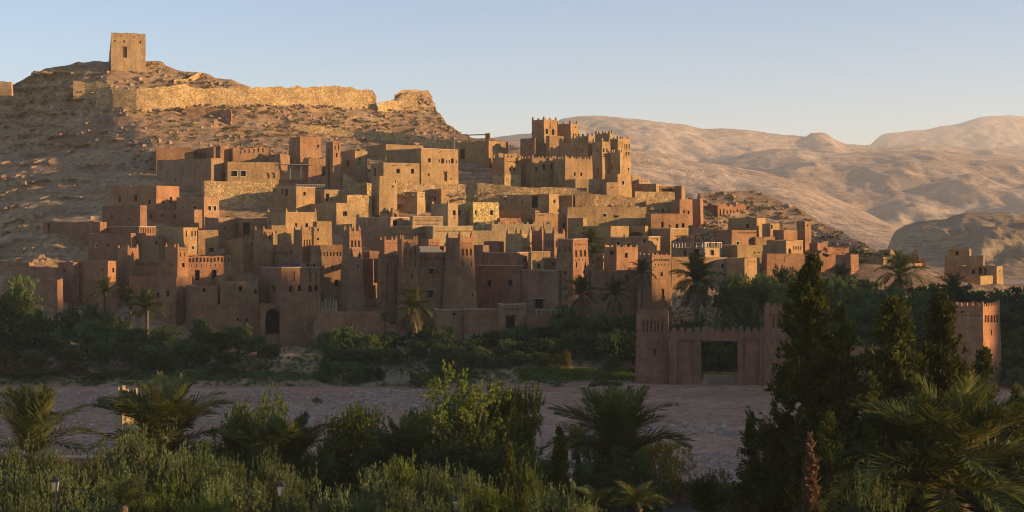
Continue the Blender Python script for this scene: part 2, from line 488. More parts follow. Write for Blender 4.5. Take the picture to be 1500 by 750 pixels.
# unseen hill to the east; its ridge line is shaped to shade the valley floor
def east_shade_hill():
    ridge = SHADE_RIDGE
    rows = []
    for j in range(710):
        y = -420 + j * 1.0
        r = []
        for i in range(25):
            u = (i - 12) / 12.0
            x = 330 + u * (130 if u > 0 else 24)
            ys = y + (x - 330) * 0.231               # ridge sheared along the sun direction so its notch lets light through
            zt = lerp_tab(ridge, ys) + 1.6 * fbm(ys, 0, 4, 3, 0.05)
            z = zt * max(0, 1 - abs(u)) ** 0.9 + 3 * fbm(x, y, 8, 4, 0.03) * (1 - abs(u)) * abs(u) * 3 - 1.5 * abs(u)
            r.append((x, y, z))
        rows.append(r)
    tag(sheet('eastern_shade_hill', rows, M['hill']), kind='structure')
SHADE_RIDGE = [(-420, 10), (-300, 49), (-100, 59), (12, 65), (25, 77), (40, 86), (100, 88), (121.2, 88), (122.5, 55), (128, 55), (130, 89), (143, 86), (149, 81), (154, 72), (157, 68), (165, 64), (175, 58), (195, 47), (230, 29), (290, 2)]  # heights set by where shade should fall; the notch lets sun reach the tower
east_shade_hill()

# ------------------------------------------------------------------ buildings
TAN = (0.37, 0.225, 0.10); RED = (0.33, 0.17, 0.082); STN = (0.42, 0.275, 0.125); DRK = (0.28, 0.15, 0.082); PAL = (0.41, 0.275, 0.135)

def nvec(x, y, z):
    return Vector((noise.noise((x, y, z)), noise.noise((x + 31.7, y + 11.3, z + 5.1)), noise.noise((x - 17.9, y + 41.2, z - 23.3))))
def wob(p, a):
    n = nvec(p.x * 0.55, p.y * 0.55, p.z * 0.55)
    n2 = nvec(p.x * 0.16 + 9, p.y * 0.16, p.z * 0.16)
    return p + (n * 0.55 + n2) * a

class Face:
    """one wall face between two plan points, battered, with real openings"""
    def __init__(s, a, b, zb, zt, bat, ctr, jag=0.0):
        s.a, s.b, s.zb, s.zt = Vector((a[0], a[1], 0)), Vector((b[0], b[1], 0)), zb, zt
        s.bat, s.ctr, s.jag = bat, ctr, jag
        s.u = (s.b - s.a); s.len = s.u.length; s.u.normalize()
        s.n = Vector((s.u.y, -s.u.x, 0))
        if s.n.dot(ctr - s.a) > 0: s.n = -s.n
    def pt(s, q, t, dep=0.0):
        p = s.a + (s.b - s.a) * q
        h = s.zt - s.zb
        # battered: the plan given is the top, the base spreads away from the centre
        o = Vector((p.x - s.ctr.x, p.y - s.ctr.y, 0))
        w = o.length or 1
        p = p + o / w * s.bat * h * (1 - t) ** 1.15
        z = s.zb + h * t
        if s.jag and t > 0.55:
            z += s.jag * (noise.noise((p.x * 0.9, p.y * 0.9, 3.3)) + 0.6 * noise.noise((p.x * 2.7, p.y * 2.7, 1.3)) - 0.5) * (t - 0.55) / 0.45
        return wob(Vector((p.x, p.y, z)), 0.10) - s.n * dep
    def st(s, px, py):
        k = (px - 750) / F
        a, b = s.a, s.b; dx, dy = b.x - a.x, b.y - a.y
        q = (k * a.y - a.x) / (dx - k * dy)
        y = a.y + dy * q
        z = CAMZ - (py - HOR) / F * y
        return q, (z - s.zb) / (s.zt - s.zb)

def emit_face(mb, f, ops):
    """ops: list of (q0,q1,t0,t1,kind). returns opening geometry for window panels"""
    ns = max(1, int(round(f.len / 1.3))); nt = max(2, int(round((f.zt - f.zb) / 1.3)))
    def brk(n, vals):
        v = sorted(set([i / n for i in range(n + 1)] + vals)); r = [v[0]]
        for x in v[1:]:
            if x - r[-1] < 0.004 and x not in vals: continue
            if x - r[-1] < 0.004 and r[-1] not in vals and r[-1] > 0: r[-1] = x; continue
            if x - r[-1] > 1e-6: r.append(x)
        if r[-1] < 1: r.append(1.0)
        return r
    S = brk(ns, [v for o in ops for v in o[0:2]]); T = brk(nt, [v for o in ops for v in o[2:4]])
    base = len(mb.v); m = len(T)
    for q in S:
        for t in T: mb.v.append(tuple(f.pt(q, t)))
    flip = f.u.cross(Vector((0, 0, 1))).dot(f.n) < 0
    for i in range(len(S) - 1):
        for j in range(m - 1):
            cs, ct = (S[i] + S[i+1]) / 2, (T[j] + T[j+1]) / 2
            if any(o[0] < cs < o[1] and o[2] < ct < o[3] for o in ops): continue
            a = base + i * m + j
            q = (a, a + m, a + m + 1, a + 1)
            mb.f.append(q[::-1] if flip else q)
    for o in ops:
        q0, q1, t0, t1, kind = o[:5]
        dep = 0.26 if kind in 'na' else 0.38
        if kind in 'AG': dep = 0.6 if kind == 'A' else 4.0
        c = [(q0, t0), (q1, t0), (q1, t1), (q0, t1)]
        for k in range(4):
            A, B = c[k], c[(k+1) % 4]
            mb.quad(f.pt(*A), f.pt(*B), f.pt(*B, dep), f.pt(*A, dep))
        if kind in 'na': mb.quad(*[f.pt(*x, dep) for x in c])
        if kind in 'aAG':                                        # arched head: two spandrels
            qm, hw = (q0 + q1) / 2, (q1 - q0) / 2
            th = t1 - min((t1 - t0) * 0.6, hw * f.len * 1.15 / (f.zt - f.zb))
            arc = [(qm - hw * math.cos(math.pi * i / 12), th + (t1 - th) * math.sin(math.pi * i / 12)) for i in range(13)]
            for i in range(12):
                cn = (q0, t1) if i < 6 else (q1, t1)
                mb.tri(f.pt(*cn, 0.02), f.pt(*arc[i], 0.02), f.pt(*arc[i+1], 0.02))
                mb.quad(f.pt(*arc[i], 0.02), f.pt(*arc[i+1], 0.02), f.pt(*arc[i+1], dep), f.pt(*arc[i], dep))
    return ops

def merlon_row(mb, f, style, size=0.55, step=1.5, skip0=False):
    n = max(1, int(f.len / step))
    for i in range(n + 1):
        if style == 'c' and i not in (0, n): continue
        q = i / n
        q = min(max(q, 0.3 * size / f.len), 1 - 0.3 * size / f.len)
        p = f.pt(q, 1.0) - f.n * 0.17
        hh = size * (1.15 if i in (0, n) else 0.85) * (0.8 + 0.4 * rnd.random())
        p.z -= 0.06
        if style == 'm': mb.box(p, f.u * size * 0.30, f.n * 0.16, hh * 0.8, 0.86); continue
        mb.box(p, f.u * size * 0.34, f.n * 0.15, hh * 0.55, 0.85)
        mb.box(p + Vector((0, 0, hh * 0.55)), f.u * size * 0.2, f.n * 0.11, hh * 0.45, 0.45)

def B(x0, xc, x1, yt, yb, R=(), L=(), **kw):
    return dict(x0=x0, xc=xc, x1=x1, yt=yt, yb=yb, R=list(R), L=list(L), **kw)

def row(xa, xb, n, y, w, h, k='n'):
    return [(xa + (xb - xa) * i / max(1, n - 1), y, w, h, k) for i in range(n)]

def niches(xa, xb, yt):
    """blind arcade band of a kasbah tower: dots, arches, dots"""
    w = (xb - xa)
    return row(xa + w * .18, xb - w * .18, 4, yt + 6, w * .07, 1.6) + row(xa + w * .22, xb - w * .22, 3, yt + 19, w * .15, 10, 'a') + \
        row(xa + w * .18, xb - w * .18, 4, yt + 29, w * .07, 1.6) + row(xa + w * .22, xb - w * .22, 2, yt + 36, w * .07, 8)

def make_block(root, b, name, multi, color, origin):
    x0, xc, x1, yt, yb = b['x0'], b['xc'], b['x1'], b['yt'], b['yb']
    d = b['d'] + tilt(xc, yb) if b.get('d') else D(xc, yb)
    WL, WR = xc - x0, x1 - xc
    a = b.get('a')
    if a is None: a = min(66, max(22, 0.5 * 38 + 0.5 * math.degrees(math.atan2(WL, WR + 1e-6))))
    a = math.radians(a)
    C = ((xc - 750) / F * d, d)
    Rd, Ld = (math.cos(a), math.sin(a)), (-math.sin(a), math.cos(a))
    k1, k0 = (x1 - 750) / F, (x0 - 750) / F
    tr = (k1 * C[1] - C[0]) / (Rd[0] - k1 * Rd[1])
    if b.get('depth'): tl = b['depth']
    else: tl = (k0 * C[1] - C[0]) / (Ld[0] - k0 * Ld[1])
    tr = min(max(tr, 1.2), 60); tl = min(max(tl, 1.2), 60)
    Rp = (C[0] + Rd[0] * tr, C[1] + Rd[1] * tr); Lp = (C[0] + Ld[0] * tl, C[1] + Ld[1] * tl)
    Bp = (Rp[0] + Lp[0] - C[0], Rp[1] + Lp[1] - C[1])
    ctr = Vector(((Rp[0] + Lp[0]) / 2, (Rp[1] + Lp[1]) / 2, 0))
    zt = CAMZ - (yt - HOR) / F * d
    zb = CAMZ - (yb - HOR) / F * d - b.get('sink', 3.0)
    bat = b.get('bat', 0.02); jag = b.get('jag', 0.0)
    fR = Face(C, Rp, zb, zt, bat, ctr, jag); fL = Face(Lp, C, zb, zt, bat, ctr, jag)
    fB = Face(Rp, Bp, zb, zt, bat, ctr, jag); fA = Face(Bp, Lp, zb, zt, bat, ctr, jag)
    mb = MB(); panels = []
    for f, ops in ((fR, b['R']), (fL, b['L']), (fB, []), (fA, [])):
        oo = []
        for o in ops:
            k = o[4] if len(o) > 4 else 'w'
            q0, t0 = f.st(o[0] - o[2] / 2, o[1] + o[3] / 2); q1, t1 = f.st(o[0] + o[2] / 2, o[1] - o[3] / 2)
            q0, q1 = max(0.03, q0), min(0.97, q1); t0, t1 = max(0.02, t0), min(0.97, t1)
            if q1 - q0 < 0.008 or t1 - t0 < 0.008: continue
            if any(q0 < p[1] and q1 > p[0] and t0 < p[3] and t1 > p[2] for p in oo): continue
            oo.append((q0, q1, t0, t1, k))
        emit_face(mb, f, oo)
        panels += [(f, o) for o in oo if o[4] not in 'na']
    # parapet: inner ring and roof
    th = 0.32; dep = min(0.55, (zt - zb) * 0.2)
    fs = [fR, fB, fA, fL]
    cs = [fR.pt(0, 1), fR.pt(1, 1), fB.pt(1, 1), fL.pt(0, 1)]
    cz = Vector((ctr.x, ctr.y, 0))
    roofc = []
    for f in fs:
        n = max(2, int(f.len / 1.3))
        for i in range(n):
            p0, p1 = f.pt(i / n, 1), f.pt((i + 1) / n, 1)
            def inn(p, q):
                e = min(q, 1 - q) * f.len
                sft = f.u * (th if q == 0 else (-th if q == 1 else 0))
                return p - f.n * th + sft
            q0, q1 = inn(p0, i / n), inn(p1, (i + 1) / n)
            zr = Vector((0, 0, dep))
            mb.quad(p0, p1, q1, q0); mb.quad(q0, q1, q1 - zr, q0 - zr)
    mat = M[b.get('mat', 'adobe')]
    w = mb.build(name, mat, root, origin, b.get('color', color))
    par = w if multi else root
    if b.get('roof', True):
        rb = MB(); zz = zt - dep + 0.03
        i2 = [Vector((p.x, p.y, 0)) + (cz - Vector((p.x, p.y, 0))).normalized() * 0.25 for p in cs]
        rb.quad(*[Vector((p.x, p.y, zz)) for p in i2])
        rb.build('roof', M['roof'], par, origin)
    for f, o in panels:
        q0, q1, t0, t1, k = o
        if k == 'G': continue
        pb = MB(); dp = 0.30 if k != 'A' else 0.5
        c = [(q0, t0), (q1, t0), (q1, t1), (q0, t1)]
        fr = [f.pt(*x, dp) for x in c]; bk = [p - f.n * 0.06 for p in fr]
        pb.prism(bk, fr)
        # a mullion and a rail give the opening its depth
        wd = (fr[1] - fr[0]).length
        if k in 'wf' and wd > 0.55:
            mid0, mid1 = (fr[0] + fr[1]) / 2, (fr[2] + fr[3]) / 2
            pb.prism([mid0 - f.u * .04, mid0 + f.u * .04, mid0 + f.u * .04 + f.n * .05, mid0 - f.u * .04 + f.n * .05],
                     [mid1 - f.u * .04, mid1 + f.u * .04, mid1 + f.u * .04 + f.n * .05, mid1 - f.u * .04 + f.n * .05])
        mt = M['wood'] if k in 'dA' and rnd.random() < 0.6 else M['dark']
        po = pb.build('door' if k in 'dA' else 'window', mt, par, origin)
        if k == 'f':
            fb = MB(); wd2 = 0.11
            cc = [f.pt(*x) for x in c]; up = Vector((0, 0, wd2)); ux = f.u * wd2; nn = f.n * 0.05
            for A, Bq in (((cc[0] - ux - up, cc[1] + ux - up), (cc[1] + ux, cc[0] - ux)), ((cc[3] - ux, cc[2] + ux), (cc[2] + ux + up, cc[3] - ux + up)),
                          ((cc[0] - ux, cc[0]), (cc[3], cc[3] - ux)), ((cc[1], cc[1] + ux), (cc[2] + ux, cc[2]))):
                fb.prism([A[0] - nn, A[1] - nn, Bq[0] - nn, Bq[1] - nn], [A[0] + nn, A[1] + nn, Bq[0] + nn, Bq[1] + nn])
            fb.build('frame', M['pale'], par if multi else po, origin)
        if k == 'd' or (k == 'w' and wd > 0.75 and rnd.random() < 0.5):
            lb = MB(); A = f.pt(q0, t1) - f.u * 0.2; Bq = f.pt(q1, t1) + f.u * 0.2
            lb.box((A + Bq) / 2 + Vector((0, 0, 0.01)), (Bq - A) / 2, f.n * 0.07, 0.16)
            lb.build('lintel', M['wood'], par if multi else po, origin)
    ms = b.get('m')
    if ms:
        mm = MB()
        for f in fs: merlon_row(mm, f, ms, b.get('ms', 0.7 if ms == 'm' else 0.5), b.get('mstep', 1.4))
        mo = mm.build('merlons', mat, par, origin, b.get('color', color)); mo['kind'] = 'stuff'
    if b.get('cap'):
        cb = MB()
        for f in (fR, fL):
            n = max(2, int(f.len / 1.5))
            for i in range(n):
                A, Bq = f.pt(i / n, 1), f.pt((i + 1) / n, 1)
                nn = f.n * 0.14; z0 = Vector((0, 0, 0.03)); z1 = Vector((0, 0, 0.17))
                cb.prism([A - nn * 2 + z0, Bq - nn * 2 + z0, Bq + nn + z0, A + nn + z0], [A - nn * 2 + z1, Bq - nn * 2 + z1, Bq + nn + z1, A + nn + z1])
        cb.build('coping', M['cap'], par, origin)
    for (face, sx, sy) in b.get('spout', ()):
        f = fR if face == 'R' else fL
        q, t = f.st(sx, sy); p = f.pt(min(max(q, .05), .95), min(t, 0.97))
        sb = MB()
        sb.prism([p - f.u * .09 - f.n * .1, p + f.u * .09 - f.n * .1, p + f.u * .09 - f.n * .1 + Vector((0, 0, .14)), p - f.u * .09 - f.n * .1 + Vector((0, 0, .14))],
                 [p + f.n * 0.75 - f.u * .07, p + f.n * 0.75 + f.u * .07, p + f.n * 0.75 + f.u * .07 + Vector((0, 0, .1)), p + f.n * 0.75 - f.u * .07 + Vector((0, 0, .1))])
        sb.build('waterspout', M['palebark'], par, origin)
    for (face, ax, ay, aw) in b.get('awn', ()):          # small plank canopy above a window
        f = fR if face == 'R' else fL
        q, t = f.st(ax, ay); p = f.pt(q, t); hw = aw / 2 / F * d / max(0.3, abs(f.u.x))
        ab = MB(); pp = p + f.n * 0.3
        ab.box(pp, f.u * hw, f.n * 0.35, 0.12)
        ab.build('canopy', M['palebark'], par, origin)
    return fR, fL, w

def house(label, blocks, color=TAN, name='house', cat='house', group=None, parts=None):
    b0 = blocks[0]
    d = b0['d'] + tilt(b0['xc'], b0['yb']) if b0.get('d') else D(b0['xc'], b0['yb'])
    org = P(b0['xc'], b0['yb'], d)
    root = empty(name, org)
    tag(root, label, cat, group)
    multi = len(blocks) > 1
    out = []
    cj = tuple(c * (0.9 + 0.2 * rnd.random()) for c in color); g = 0.94 + 0.12 * rnd.random()
    cj = (cj[0], color[1] * g * (cj[0] / color[0]), color[2] * (cj[0] / color[0]) * g)
    for i, b in enumerate(blocks):
        out.append(make_block(root, b, b.get('name', (parts[i] if parts else 'wall')), multi, cj, org))
    return root, org, out

# ---- upper kasbah, a compound of towers on the shoulder of the hill
house('tall crenellated twin tower crowning the upper kasbah', [
    B(779, 797, 816, 175, 250, R=[(801, 193, 3.5, 7), (810, 194, 3.5, 8), (806, 183, 1.2, 12, 'n')], L=[(790, 186, 1.5, 3)], m='m', bat=0.015, name='tower', d=306),
    B(800, 805, 826, 199, 250, name='porch', d=302)], TAN, 'tower_house', 'tower', 'towers of the upper kasbah')
house('second highest crenellated tower of the upper kasbah, right behind the tallest', [B(815, 836, 847, 181, 250, R=[(840, 197, 1.5, 3), (843.5, 197, 1.5, 3), (841, 186, 6, 1.2, 'n')], m='m', bat=0.02, d=308)], TAN, 'tower_house', 'tower', 'towers of the upper kasbah')
house('long shaded wall of the upper kasbah under its two highest towers', [
    B(783, 861, 866, 208, 262, L=[(853, 220, 2, 4), (830, 226, 1.5, 2)], d=299), B(762, 783, 787, 202, 262, color=DRK, mat='stone_small', d=303, name='stone_wing')], TAN, 'kasbah', 'kasbah')
house('slim crenellated corner tower at the end of the long shaded kasbah wall', [B(846, 862, 870, 199, 268, R=[(866, 220, 1.4, 4)], m='m', d=300)], TAN, 'tower_house', 'tower', 'towers of the upper kasbah')
house('rearmost crenellated tower of the upper kasbah seen above the others', [B(872, 893, 898, 195, 255, m='m', d=304)], TAN, 'tower_house', 'tower', 'towers of the upper kasbah')
house('tapered tower of the upper kasbah with two small windows over carved bands', [B(868, 882, 894, 207, 280, R=[(884.5, 220, 2, 5), (889, 220, 2, 5), (887, 226, 7, 1, 'n'), (887, 229, 7, 1, 'n')], L=[(875, 220, 2.5, 3), (876, 250, 2, 5)], m='m', bat=0.03, d=296)], TAN, 'tower_house', 'tower', 'towers of the upper kasbah')
house('broad carved tower at the outer end of the upper kasbah with many windows', [B(891, 905, 923, 203, 290, R=row(915, 922, 4, 215, 1.2, 8) + [(916.5, 225, 2, 5), (920.5, 225, 2, 5), (911, 232, 2.5, 5), (911, 243, 2.5, 7), (919, 248, 2, 4), (911, 226, 1.5, 2)], m='m', bat=0.035, d=297)], TAN, 'tower_house', 'tower', 'towers of the upper kasbah')
house('small low tower wedged between the two big front towers of the upper kasbah', [B(894, 908, 912, 223, 280, L=[(896, 244, 2, 8)], m='m', d=295)], TAN, 'tower_house', 'tower', 'towers of the upper kasbah')
house('sunlit crenellated hall below the long kasbah wall, two narrow windows', [B(811, 828, 868, 232, 276, R=[(842, 255, 2.5, 5), (851, 255, 2.5, 5)], L=[(822, 253, 1.6, 3)], m='m', bat=0.03, d=287)], TAN)
house('crenellated house with three dark square windows beside the sunlit kasbah hall', [B(763, 779, 812, 231, 276, R=[(786, 247, 4, 5), (797, 244, 4, 8), (808, 244, 3, 8), (789, 264, 1.5, 5), (799, 262, 1.5, 4)], m='m', d=291, a=24)], TAN)
house('crenellated house on a bare stone base with two red shuttered windows', [B(721, 739, 763, 230, 256, R=[(747, 248, 3, 6), (753, 248, 3, 6), (751, 237, 18, 1.2, 'n')], L=[(732, 260, 4, 6)], m='m', d=291.2, sink=0.5, name='upper_wall'),
    B(721, 739, 763, 255, 276, mat='stone', color=STN, d=291, bat=0.03, roof=False, name='stone_base')], TAN)
r_, o_, _ = house('large plain house with a tall dark doorway and a roof pergola above the slope', [B(667, 716, 744, 206, 250, R=[(733, 217, 1.6, 7)], L=[(677.5, 226, 7, 14, 'd'), (707, 222, 2, 4)], d=306, bat=0.01)], TAN)
pg = MB()
for (px, py) in ((686, 205), (714, 205), (716, 204)):
    p = P(px, py, 306.5); pg.box(p, (0.08, 0, 0), (0, .08, 0), 1.1)
a, b = P(682, 198.4, 306.5), P(717, 197.6, 306.5); pg.box((a + b) / 2, (b - a) / 2, (0, .6, 0), 0.14)
pg.build('pergola', M['wood'], r_, o_)
tb = MB(); tb.box(P(714.5, 206, 307), (0.55, 0, 0), (0, .5, 0), 1.6, 0.9); tb.build('roof_shed', M['adobe'], r_, o_, TAN)
house('low sunlit terrace wall with clutter under the pergola house', [B(722, 730, 757, 223, 236, d=301, jag=0.5)], TAN, 'terrace', 'terrace')
house('sunlit box house with a forked spout under the kasbah hall', [B(828, 843, 889, 262, 290, spout=[('R', 868, 271)], d=281, a=22)], TAN)
house('tall sunlit house with one pale window at the foot of the carved tower', [B(886, 905, 925, 255, 292, R=[(913, 268, 3, 6, 'f')], d=279)], TAN)
house('narrow house with a forked spout squeezed between two tall kasbah houses', [B(884, 889, 906, 267, 292, spout=[('R', 898, 275)], d=277)], TAN)
house('tiny upper house stepping down beside the carved tower', [B(921, 926, 938, 257, 285, d=290), B(930, 936, 952, 263, 285, R=row(941, 949, 3, 265.5, 1.2, 1.4), d=288)], PAL)
house('dark walled house with a sunlit end below the tiny stepped house', [B(926, 961, 967, 269, 290, d=281)], TAN)
r_, o_, _ = house('open roofed shed between a dark walled house and a square pillar', [B(962, 967, 990, 272, 292, R=[(977, 277, 18, 7, 'G')], d=282)], TAN, 'shed', 'shed')
house('square shaded pillar house at the end of the upper row', [B(988, 998, 1003, 272, 297, d=282)], TAN)

# ---- upper middle
house('slender tower house like a minaret with paired windows above the village', [B(478, 488, 499, 207, 262, R=[(491, 216, 1.6, 7), (496, 216, 1.6, 7), (493.5, 227, 2.2, 6), (493, 211, 8, 1, 'n')], L=[(482, 223, 2.5, 8, 'a')], bat=0.02)], RED, 'tower_house', 'tower')
house('red cube house with one small square window beside the slender minaret tower', [B(424, 440, 471, 200, 236, R=[(466, 214, 3, 4)])], RED)
house('rubble topped red house with a brown door against the slender tower', [B(444, 452, 480, 229, 263, R=[(474, 251, 6, 14, 'd')], jag=0.5)], RED)
house('house with a dark arched doorway just right of the slender minaret tower', [B(500, 520, 538, 221, 255, R=[(527, 233, 2, 3), (527, 239, 2, 3)], L=[(510, 239, 4.5, 10, 'A')])], TAN)
house('plain back house behind the big five windowed house', [B(536, 565, 620, 211, 238, d=312), B(600, 606, 619, 209, 232, d=318)], TAN)
house('largest sunlit house, rows of small windows and a tall brown door', [B(566, 617, 671, 218, 270, R=[(629, 235, 4, 6), (643, 236, 1.6, 4), (648, 236, 4, 7), (654, 237, 1.6, 4), (658, 237, 1.6, 4), (662.5, 236, 4, 7), (668, 237, 1.6, 4), (628, 256, 2.5, 4), (652, 259, 5, 13, 'd'), (660.5, 262, 2, 2.5)], spout=[('R', 645, 223)], bat=0.02, cap=1, d=286)], TAN)
house('long house with two grilled windows and forked spouts joined to the largest house', [B(543, 562, 617, 238, 272, R=[(583, 251, 5, 7), (604, 251, 4.5, 7)], L=[(549, 252, 3, 12)], spout=[('R', 580, 242), ('R', 600, 242)], a=28, d=284)], TAN)
house('stocky house with a small square hole below the two grilled windows', [B(544, 556, 581, 258, 292, R=[(575.5, 273, 2.6, 2.6), (579, 266, 1.2, 4)], L=[(548, 268, 1.5, 3)], bat=0.025, d=278)], TAN)
house('roofless ruined stone house at the stair below the minaret tower', [B(510, 526, 545, 266, 290, mat='stone', color=STN, jag=0.6)], STN)
house('rough stone house under the stair, pitted rubble wall', [B(500, 509, 544, 284, 306, mat='stone_small', jag=0.3)], STN)
house('house with a black doorway and dentil band on a small terrace', [B(462, 475, 509, 279, 298, R=[(479.5, 289, 5, 11), (485.5, 292.5, 2.5, 4), (503, 292, 2.5, 5), (494, 285.5, 12, 1.2, 'n')], cap=1)], PAL)
house('sunlit house with a single square black window left of the broken arch', [B(452, 493, 526, 297, 327, R=[(505, 313, 6, 6.5)], a=36)], TAN)
house('small pale cube house with a dotted band below the long stone terrace', [B(586, 611, 623, 281, 300, R=row(614, 621, 4, 284.5, 1, 1))], PAL)
house('small cube house with a pale side and a narrow window near the stone terrace', [B(627, 646, 657, 277, 300, L=[(637, 292, 3, 5)])], TAN)
house('tower shaped house with twin windows and horned corners beside the stone house', [B(632, 656, 680, 298, 336, R=[(665, 312, 4, 7), (673, 312, 4, 7), (665, 319, 1.5, 2, 'n'), (673, 319, 1.5, 2, 'n')], m='c', bat=0.035)], PAL, 'tower_house')
house('yellow stone house with rubble walls and red shutters', [B(680, 693, 731, 296, 336, R=[(697, 311, 2.6, 5), (697, 328, 2.6, 4), (720, 311, 4, 7)], mat='stone', color=(0.55, 0.38, 0.14), a=18)], STN)
house('long shaded courtyard wall behind the yellow stone house', [B(700, 776, 783, 285, 312, L=[(741, 292, 2, 4), (765, 295, 2.5, 3)], d=276)], TAN)
house('house with a large black doorway and lit end wall amid the slope', [B(776, 804, 818, 284, 312, L=[(783.5, 296, 9, 17, 'd')], R=[(811.5, 295, 3, 5)], d=272)], TAN)
house('shaded stepped wall right of the black doorway house', [B(818, 838, 842, 286, 308, d=274)], TAN)
house('round cornered sunlit house with a small spout above the crenellated terrace', [B(780, 784, 812, 312, 340, spout=[('R', 797, 315)], d=264), B(806, 812, 830, 313, 345, L=[(808, 330, 2, 4)], R=[(826, 333, 4, 12)], d=266, color=RED)], TAN)
house('dark recessed house behind the red brick parapet', [B(731, 784, 790, 308, 336, d=270), B(728, 732, 786, 319, 338, d=264, color=RED, mat='stone_small', name='brick_parapet')], TAN)
house('long crenellated terrace wall catching full sun, pointed merlons along its top', [B(712, 720, 808, 328, 345, m='m', ms=0.6, mstep=1.9, d=258, a=15)], PAL, 'terrace', 'terrace')
house('broad sunlit blank wall below the crenellated terrace', [B(684, 691, 742, 338, 364, m='c', d=255, a=15)], PAL)
house('largest blank golden wall across the right of the slope, two small windows', [B(822, 831, 947, 303, 338, R=[(886, 316, 4.5, 4.5, 'f'), (902, 318, 6, 2), (850, 310, 1.2, 1.2)], d=265, a=15)], TAN)
house('flat house with a lit tower end and wooden balcony below the golden wall', [B(832, 854, 860, 319, 350, d=258, L=[(846, 330, 1.5, 4)]), B(854, 895, 921, 331, 355, R=[(914, 345, 2, 3)], L=[(870, 345, 2, 3)], d=254)], TAN)
house('low house with a long dark opening under the golden wall', [B(919, 945, 949, 331, 352, L=[(932, 343, 20, 6, 'G')], d=256)], TAN)
house('stone house with a row of black holes under the upper terrace', [B(940, 947, 990, 295, 318, R=row(952, 964, 4, 309, 2.4, 3.4) + [(971, 309, 3, 5.5)], mat='stone_small', d=272, a=18)], TAN)
house('shaded gap house joining a stone house and a tall red house', [B(984, 996, 1014, 292, 334, R=[(1002, 310, 2.4, 4), (1008, 311, 2.4, 5), (1004, 331, 2, 3)], bat=0.025, d=270)], RED)
house('tall blank shaded house with a ragged sunlit edge', [B(1008, 1026, 1030, 290, 332, jag=0.4, d=274)], RED)
house('red house with arched black door and square windows above the white terrace', [B(946, 954, 1007, 313, 340, R=[(970, 329, 3.4, 9, 'A'), (980, 331, 2.4, 3), (991, 331, 4, 6), (1000, 330, 4, 6)], d=262, a=18)], RED)
house('house with white framed windows under a pale coping, left of the balustrade house', [B(893, 950, 967, 348, 378, L=[(905.5, 357, 4, 7, 'f'), (920.5, 358, 5, 3.5, 'f'), (944, 353, 4, 6, 'f')], R=[(958, 351, 12, 4, 'n')], cap=1, d=250)], TAN)
house('flat roofed house with pale blue coping behind the white framed windows', [B(946, 982, 1008, 336, 356, R=[(1000, 345, 12, 1.5, 'n')], cap=1, d=255)], TAN)
r_, o_, bl_ = house('terrace house with pale balustrade and slim posts, biggest terrace of the slope', [B(985, 1032, 1057, 363, 386, L=[(1020, 371, 8, 9), (1003, 371, 4, 9)], R=[(1043, 370, 5, 8)], d=248)], PAL)
for f in bl_[0][:2]:
    bb = MB(); n = int(f.len / 0.55)
    for i in range(n + 1):
        p = f.pt(i / n, 1); bb.box(p - f.n * 0.12 + Vector((0, 0, .03)), f.u * 0.09, f.n * 0.09, 0.75)
    A, Bq = f.pt(0, 1), f.pt(1, 1); bb.box((A + Bq) / 2 - f.n * .12 + Vector((0, 0, .80)), (Bq - A) / 2, f.n * 0.13, 0.16)
    bb.build('balustrade', M['pale'], r_, o_)
pm = MB()
for px in (992, 1001, 1010, 1019, 1030, 1040, 1049):
    pm.box(P(px, 361, 250), (0.07, 0, 0), (0, .07, 0), 1.9)
pm.box(P(1020, 346.5, 250), (3.6, 0, 0), (0, 1.2, 0), 0.12)
pm.build('pergola', M['wood'], r_, o_)

# ---- right end of the village
house('roofless ruin with a blind arcade of tall niches', [B(1028, 1051, 1094, 298, 322, R=row(1055, 1090, 8, 311, 2.2, 10, 'a'), jag=0.8, mat='adobe', d=276)], RED, 'ruin', 'ruin')
house('shaded house with a bright end in front of the arcaded ruin', [B(1067, 1109, 1122, 319, 345, L=[(1095, 331, 4, 6)], d=266)], TAN)
house('small hut with a dark door beside the shaded house', [B(1117, 1129, 1142, 327, 345, R=[(1131, 332, 2.5, 6)], d=263)], TAN)
house('red house with arched relief and two framed windows, right of the balustrade house', [B(1048, 1072, 1108, 337, 368, R=[(1081, 356, 4, 4.5, 'f'), (1098, 354, 3, 5), (1095, 341, 30, 1.4, 'n')], L=[(1062, 356, 2, 4)], d=254)], RED)
house('low red block house next to the arched relief house', [B(1102, 1107, 1135, 347, 368, d=256)], RED)
house('red house with lit face and one framed window near the small lookout tower', [B(1132, 1148, 1168, 337, 366, R=[(1154, 355, 3, 4, 'f')], d=257)], RED)
house('small square lookout tower at the edge of the bare slope', [B(1167, 1179, 1188, 324, 360, R=[(1183, 330, 2, 3)], d=261)], RED, 'tower_house', 'tower')
house('long tan house front with three tiny windows below the red houses', [B(1056, 1080, 1134, 359, 380, R=[(1105, 370, 2.5, 2), (1112, 370, 2.5, 2), (1118, 370, 2.5, 2)], d=250, a=22)], TAN)
house('house with an arched door and slotted gallery at the edge of the village', [B(1123, 1152, 1176, 352, 380, R=[(1157, 367, 4, 8, 'A')] + row(1163, 1172, 4, 363, 1.6, 5), d=251)], TAN)
house('long sunlit front rising out of the palm grove', [B(1116, 1124, 1178, 372, 402, R=[(1120, 386, 3, 8), (1150, 380, 1, 8, 'n')], d=245, a=18)], RED)
house('lit box house with a curved relief at the edge of the palm grove', [B(1064, 1091, 1113, 378, 405, R=[(1102, 384, 10, 1.4, 'n')], d=243)], TAN)
house('pale wall with one white framed window above the big palm', [B(980, 985, 1066, 377, 402, R=[(1058, 389, 5, 7, 'f')], d=244, a=15)], TAN)
